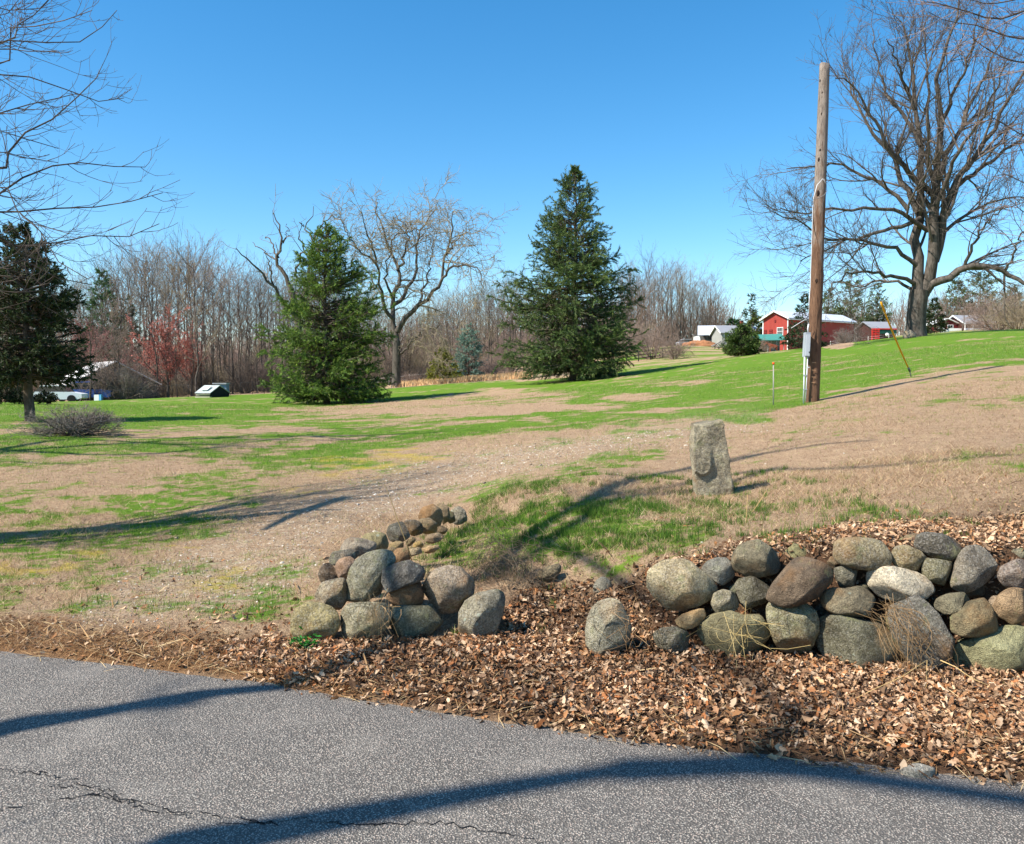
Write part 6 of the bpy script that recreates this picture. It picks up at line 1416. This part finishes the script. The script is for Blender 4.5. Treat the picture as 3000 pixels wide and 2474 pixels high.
    for k, (x, w, hh, c) in enumerate([(3.4, 1.0, .9, (.02, .03, .05)), (4.3, .8, .7, (.03, .03, .03)), (-.4, 1.1, 1.0, (.03, .03, .035))]):
        p = gp(2047, Y-2)+np.array([x, 0, 0]); p[2] = hz(p[0], p[1]); rt = empty('farm_implement', p, ['dark tarped machine in front of the white shed opening', 'black barrel-shaped implement at the right post of the white shed', 'dark covered machine left of the white shed'][k], 'implement'); m = flat('dark_cover', c, .6)
        prism('cover', [(-w/2, .15), (w/2, .15), (w/2*.9, hh*.7), (w*.2, hh), (-w*.3, hh*.95), (-w/2, hh*.5)], -.5, .5, m, rt)
        for sx in (-.35, .35): th = np.arange(12)*math.pi/6; prism('wheel', [(sx*w+.18*math.cos(q), .18+.18*math.sin(q)) for q in th], -.62, -.52, MATS['tyre'], rt)
    car(2014, 163., .2, (196, 196, 200), 'small white car parked left of the white shed'); 
    # spoil heap, log pile
    u, f = ico(4); g = gp(2046, 150.); V = u*np.array([3.3, 1.1, 1.25])+u*((fbm(u*4, 4, 5)-.5)*.8)[:, None]; V[:, 2] = np.maximum(V[:, 2]*.9, -.3); tag(link('dirt_heap', np_mesh('dirt_heap', V, f, flat('orange_soil', lin((158, 108, 74)), .95, .3, 2), True), None, g), 'long low heap of orange brown dirt in front of the white shed', 'dirt heap')
    lp = empty('log_pile', gp(2098, 120.), 'grey heap of logs and limbs left of the low dark evergreen', 'log pile'); r = np.random.default_rng(4)
    for i in range(9):
        a0 = r.uniform(-.9, .9); e = r.uniform(.1, 1.0); P = [np.array(lp.location)+np.array([a0-.5, r.uniform(-.3, .3), .05+.05*i]), np.array(lp.location)+np.array([a0+.5+e*.3, r.uniform(-.3, .3), .2+e+.05*i])]
        sweep('log', P, [.08, .05], 6, grey, lp)
    # cattle pen with shed
    Y = 118.; h = broot(2553, Y, math.radians(8), 'small dark shed with a grey gable roof and green board left of the huge maple', 'small_shed'); z0 = h.location.z
    ze = zat(962, Y)-z0; zr = zat(945, Y+2)-z0; gabled(h, 3.1, 4.2, -1, ze, zr, brown, shing, .3, .1)
    h2 = h
    box('beam', (1.6, -.36, ze-.12), (3.5, .1, .14), flat('red_paint', lin((200, 52, 44)), .6), h2); box('board', (2.1, -.30, ze-.5), (2.5, .08, .55), flat('green_paint', lin((30, 78, 66)), .7), h2)
    pn = broot(2551, Y-1.2, math.radians(4), 'bright red panel gate with slots beside the small dark shed', 'red_gate', 'gate'); rp = flat('bright_red', lin((214, 54, 46)), .55, .08); z1 = zat(994, Y-1.2)-pn.location.z; hh = zat(965, Y-1.2)-pn.location.z
    for x in (0, .5, 1.0): box('upright', (x, 0, (z1+hh)/2), (.09, .07, hh-z1+.3), rp, pn)
    for k in range(6): box('bar', (.5, -.04, z1+.1+(hh-z1-.2)*k/5), (1.0, .05, .11), rp, pn)
    bk = gp(2595, Y-2.); bk[2] = zat(981, Y-2); u, f = ico(2); tag(link('white_tank', np_mesh('white_tank', u*np.array([.24, .2, .24]), f, white, True), None, bk), 'round white water tank end in front of the small dark shed', 'tank')
    # white rope fence
    P = [gp(2430, 106.), gp(2476, 104.), gp(2500, 104.), gp(2540, 104.), gp(2600, 104.), gp(2648, 104.)]
    fence_rails('rope_fence', P, .85, (.35, .62, .9), 'white rope fence running from the dark spruce to the small dark shed', flat('rope', lin((196, 194, 188)), .8), .03, .009)
    # boulder at the foot of the maple
    o = stone((0, 0, 1), [(2648,992),(2650,976),(2662,966),(2674,968),(2688,982),(2692,992)], 56.5, (132, 124, 112), 'g', 'rounded grey boulder at the foot of the huge maple trunk', .9, None, 'boulder', seed=310, sub=3)
    # low brown house
    Y = 200.; h = broot(2823, Y, math.radians(3), 'low brown ranch house with a grey shingle roof right of the huge maple', 'ranch_house'); z0 = h.location.z
    ze = zat(947, Y)-z0; zr = zat(926, Y+4.5)-z0; gabled(h, 9.5, 9.0, -1.5, ze, zr, brown, shing, .5, .15, white)
    box('foundation', (2.3, -.08, .15), (5.2, .14, .9), flat('whitewash', lin((196, 200, 206)), .8), h); box('post', (-.35, -.45, ze/2), (.14, .14, ze), white, h)
    window(h, (5.6, 0, ze-.9), 1.3, .8, 'x', white, MATS['glass'], 1); window(h, (7.8, 0, ze-.9), 1.2, .8, 'x', grey, MATS['glass'], 1)
    # wing to the left: lower gable front
    wv = [(-5.2, 3.0, -1), (-.1, 3.0, -1), (-.1, 3.0, ze-.05), (-2.6, 3.0, ze+1.1), (-5.2, 3.0, ze-.05)]; wv += [(x, 8.5, z) for x, y, z in wv]
    poly('wing_wall', wv, [(0,1,2,3,4),(5,6,7,8,9)]+[(i, (i+1) % 5, (i+1) % 5+5, i+5) for i in range(5)], dkred, h)
    for sx in (-1, 1):
        V = [(-2.6, 2.6, ze+1.18), (-2.6+sx*3.1, 2.6, ze-.15), (-2.6+sx*3.1, 8.6, ze-.15), (-2.6, 8.6, ze+1.18)]; V += [(x, y, z+.16) for x, y, z in V]
        poly('wing_roof', V, [(0,1,2,3),(4,5,6,7),(0,1,5,4),(1,2,6,5),(2,3,7,6),(3,0,4,7)], white, h)
    window(h, (-1.9, 3.0, ze-.95), 1.4, 1.5, 'x', white, MATS['glass'], 1); window(h, (-4.3, 3.0, ze-1.0), 1.2, 1.3, 'x', white, MATS['glass'], 1)
    box('porch_wall', (-1.6, 1.6, .25), (3.6, .15, .8), white, h)
    pt = gp(2762, 150.); pt[2] = zat(978, 150.); tk = empty('propane_tank', pt, 'white rounded tank on a pale flat trailer in front of the low brown house', 'tank'); th = np.linspace(0, 1, 9)
    sweep('tank', [pt+np.array([-.7+1.4*t, 0, .45]) for t in th], [.28, .42, .48, .5, .5, .5, .48, .42, .28], 14, white, tk); box('deck', (-.8, 0, -.25), (2.9, .9, .3), white, tk)
    for x in (-.5, .5): box('leg', (x, 0, 0), (.15, .5, .3), grey, tk)
    P = [gp(2846, 92.), gp(2880, 92.), gp(2921, 92.), gp(2960, 92.), gp(3010, 92.)]; fence_rails('wire_fence', P, .75, (.6, .95), 'low grey post and wire fence on the brow in front of the low brown house', grey, .035, .012)
    # left house
    k = 1/F; E = np.array([(211-W/2)*k*82, 82.]); v = np.array([-.77, -.64]); Wd = 8.0; Q = E-v*Wd
    h = empty('side_house', (Q[0], Q[1], hz(E[0], E[1])-.2), 'pale-roofed house with a dark gable at the left woods behind the ragged conifer', 'building'); h.rotation_euler = (0, 0, math.atan2(.77, -.64)); z0 = h.location.z
    pale = flat('pale_roofing', lin((206, 202, 200)), .7, .08); dark = siding('dark_boards', (56, 44, 42), .2, 2)
    ze = zat(1125, 82)-z0; zr = zat(1062, 84.6)-z0
    gabled(h, 8.0, Wd, -1, ze, zr, dark, pale, .3, .12)
    window(h, (0, 4.3, zat(1096, 85)-z0), .62, .95, 'y', grey, MATS['glass'], 1); box('eave_trim', (-.12, 6.8, ze-.05), (.12, 2.4, .12), white, h); box('porch_rail', (-.3, 3.6, zat(1132, 84)-z0), (.08, .7, .08), grey, h); box('porch_post', (-.3, 3.3, zat(1150, 84)-z0), (.08, .08, 1.2), grey, h)
    car(172, 74., .15, (214, 216, 220), 'white van-like car behind the shrub left of the blue pickup'); car(248, 78., .1, (54, 84, 150), 'blue pickup truck parked in front of the dark gable', 'pickup')
    cb = gp(286, 74.); rt = empty('utility_cabinet', cb, 'small white and light blue cabinet right of the blue pickup', 'cabinet'); zc = zat(1157, 74.)-cb[2]; box('body', (0, 0, zc/2), (.42, .4, zc), white, rt); box('door', (.3, 0, zc/2+.02), (.17, .38, zc*.98), flat('sky_blue', lin((96, 172, 214)), .5), rt)
    # well roof
    Y = 56.; rt = empty('well_cover', gp(603, Y), 'small A-frame cover with pale roof and raised white panel on the left lawn', 'well cover'); g = np.array(rt.location); z0 = g[2]; k = Y/F; ex = lambda px: (px-603)*k
    za, zb = zat(1131, Y)-z0, zat(1153, Y)-z0; rl = flat('roof_felt', lin((166, 172, 170)), .8, .06)
    V = [(ex(571), 0, zb), (ex(619), -.15, zb), (ex(637), .55, za), (ex(589), .65, za)]; V += [(x, y, z+.04) for x, y, z in V]; poly('roof_panel', V, [(0,1,2,3),(4,5,6,7),(0,1,5,4),(1,2,6,5),(2,3,7,6),(3,0,4,7)], rl, rt)
    V = [(ex(637)+.001, .55, za), (ex(589), .66, za), (ex(612), 1.5, zb), (ex(657), 1.3, zb)]; V += [(x, y, z+.04) for x, y, z in V]; poly('roof_panel', V, [(0,1,2,3),(4,5,6,7),(0,1,5,4),(1,2,6,5),(2,3,7,6),(3,0,4,7)], rl, rt)
    V = [(ex(618), -.1, zb-.02), (ex(636), .55, za-.02), (ex(655), 1.25, zb-.02), (ex(616), -.1, 0.02), (ex(652), 1.2, .02)]; poly('gable', V, [(0, 1, 2), (0, 2, 4, 3)], flat('dark_opening', (.02, .02, .022), .9), rt)
    pv = [(ex(590), .06, zb+.18), (ex(607), .03, zb+.18), (ex(616), .36, za-.07), (ex(599), .38, za-.07)]; pv += [(x, y-.03, z+.06) for x, y, z in pv]; poly('raised_panel', pv, [(0,1,2,3),(4,5,6,7),(0,1,5,4),(1,2,6,5),(2,3,7,6),(3,0,4,7)], white, rt)
    cc = flat('concrete', lin((198, 190, 160)), .9, .1); box('pad', (ex(596), .5, .03), (1.05, 1.1, .08), cc, rt); box('curb', (ex(596), .5, zb-.09), (.98, .95, .09), cc, rt); box('wall', (ex(596), .5, (zb-.1)/2), (.9, .8, zb-.14), flat('dark_wood', (.03, .028, .025), .9), rt)
    pb = gp(653, 60.); rt = empty('pump_house', pb, 'blue grey box with a flat lid just behind the small A-frame cover', 'pump house'); zt = zat(1126, 60.)-pb[2]; box('wall', (0, 0, zt/2), (.72, .6, zt), flat('blue_grey', lin((110, 122, 150)), .8, .1), rt); box('lid', (-.1, 0, zt+.04), (.98, .8, .09), flat('lid_grey', lin((150, 150, 156)), .8), rt)
    # black fence in front of the woods
    P = [gp(300, 72.), gp(352, 71.), gp(405, 70.), gp(457, 68.), gp(505, 66.), gp(552, 64.)]; fence_rails('black_fence', P, 1.0, (.95,), 'black post and wire fence in front of the left woods up to the A-frame cover', blk, .022, .012)
    mesh_fence(P, 1.0, blk); P = [gp(675, 76.), gp(706, 76.), gp(740, 75.), gp(775, 74.), gp(810, 74.)]; fence_rails('black_fence', P, 1.15, (.95,), 'black post and wire fence right of the A-frame cover running behind the left spruce', blk, .022, .012); mesh_fence(P, 1.1, blk)
    # split rail fences
    P = [gp(1080, 92.), gp(1140, 92.), gp(1200, 93.), gp(1262, 94.)]; fence_rails('split_rail_fence', P, .95, (.45, .85), 'pale split rail fence between the large bare tree and the juniper', flat('split_rail', lin((176, 166, 152)), .9), .06, .05)
    P = [gp(1835, 96.), gp(1870, 97.), gp(1905, 98.), gp(1940, 99.), gp(1980, 101.)]; fence_rails('split_rail_fence', P, 1.2, (.3, .6, .9), 'dark three-rail fence right of the tall spruce', flat('dark_rail', lin((84, 78, 72)), .9), .06, .05)
    o = stone((0, 0, 1), [(60,1304),(66,1297),(76,1296),(82,1303),(74,1308)], 17.0, (210, 208, 204), 'q', 'small white rock on the left lawn below the ragged conifer', .8, None, 'white_rock', seed=311, sub=3)
    # tall dry grass strip beyond the lawn
    r = np.random.default_rng(77); n = 16000; px = np.concatenate([r.uniform(1280, 1560, n//2), r.uniform(1150, 1400, n-n//2)]); Y = r.uniform(67, 92, n); x = (px-W/2)/F*Y; z = hgt(x, Y)
    blades('tall_dry_grass', x, Y, z, r.uniform(.15, .5, n)*(.5+1.0*fbm(np.stack([x, Y], -1)*.5, 2, 8)), r.uniform(.02, .05, n), np.abs(r.normal(0, .3, n)), np.array([lin(c) for c in [(206, 168, 122), (188, 146, 100), (220, 186, 140)]])[r.integers(0, 3, n)]*r.uniform(.8, 1.15, (n, 1)), 5, colmat('dry_stalk', .8), 'tall orange tan dry grass strip between the lawn and the middle woods')
def mesh_fence(P, h, mat):
    V, Fc = [], []
    for a, b in zip(P[:-1], P[1:]):
        n = 14
        for k in range(n):
            t = k/n; p = a*(1-t)+b*t; V += [p+[-.006, 0, .03], p+[.006, 0, .03], p+[.006, 0, h*.93], p+[-.006, 0, h*.93]]; o = len(V)-4; Fc.append((o, o+1, o+2, o+3))
    root = [o for o in bpy.data.objects if o.name.startswith('black_fence')][-1]; base = np.array(root.location)
    o = link('wire_mesh', np_mesh('wire_mesh', np.array(V)-base, np.array(Fc), mat), root); o['kind'] = 'stuff'
def build_horse(p, label):
    pts = {'hip': (-.55, 0, 1.22), 'rump': (-.78, 0, 1.15), 'back': (-.1, 0, 1.18), 'with': (.42, 0, 1.32), 'neck': (.8, 0, 1.52), 'poll': (1.05, 0, 1.72), 'face': (1.28, 0, 1.52), 'muz': (1.42, 0, 1.32)}
    V = [pts[k] for k in ('hip', 'back', 'with', 'neck', 'poll', 'face', 'muz', 'rump')]; E = [(0, 1), (1, 2), (2, 3), (3, 4), (4, 5), (5, 6), (0, 7)]; R = [.30, .31, .28, .17, .13, .11, .08, .22]
    for sy in (-1, 1):
        o = len(V); V += [(.45, sy*.15, .95), (.46, sy*.16, .52), (.44, sy*.16, .12), (.50, sy*.16, .03)]; R += [.13, .07, .05, .065]; E += [(2, o), (o, o+1), (o+1, o+2), (o+2, o+3)]
        o = len(V); V += [(-.62, sy*.16, .9), (-.55, sy*.17, .68), (-.74, sy*.17, .48), (-.68, sy*.17, .12), (-.62, sy*.17, .03)]; R += [.18, .11, .065, .05, .065]; E += [(0, o), (o, o+1), (o+1, o+2), (o+2, o+3), (o+3, o+4)]
    me = bpy.data.meshes.new('body'); me.from_pydata(V, E, []); root = empty('horse', p, label, 'horse'); root.rotation_euler = (0, 0, math.radians(185)); ob = link('body', me, root)
    sk = ob.modifiers.new('skin', 'SKIN')
    if not me.skin_vertices: me.attributes.new
    me.update()
    bpy.context.view_layer.objects.active = ob
    if len(me.skin_vertices):
        for v, r in zip(me.skin_vertices[0].data, R): v.radius = (r, r)
        me.skin_vertices[0].data[0].use_root = True
    ob.modifiers.new('sub', 'SUBSURF').levels = 1; ob.modifiers['sub'].render_levels = 2
    me.materials.append(flat('chestnut_coat', lin((126, 62, 40)), .7, .15)); dk = flat('dark_hair', lin((40, 26, 22)), .8)
    sweep('tail', np.array(root.location)+np.array([(-.92, 0, 1.15), (-1.02, 0, .9), (-1.0, 0, .5)]), [.05, .07, .03], 6, dk, root); sweep('mane', np.array(root.location)+np.array([(.45, 0, 1.55), (.75, 0, 1.70), (1.0, 0, 1.86)]), [.05, .06, .04], 6, dk, root)
    for sy in (-1, 1): sweep('ear', np.array(root.location)+np.array([(1.05, sy*.07, 1.8), (1.06, sy*.08, 1.95)]), [.035, .01], 5, dk, root)
STEPS = [build_mats, build_ground, build_road, build_stones, build_marker, build_pole, build_farm, build_maple, build_midtrees, build_conifers, build_woods, build_nearleft, build_nearright, build_litter, build_grass, build_small]
import time as _t
def step(f):
    t0 = _t.perf_counter(); f(); print('BUILD %-18s %.1fs' % (f.__name__, _t.perf_counter()-t0))
for f in STEPS: step(f)
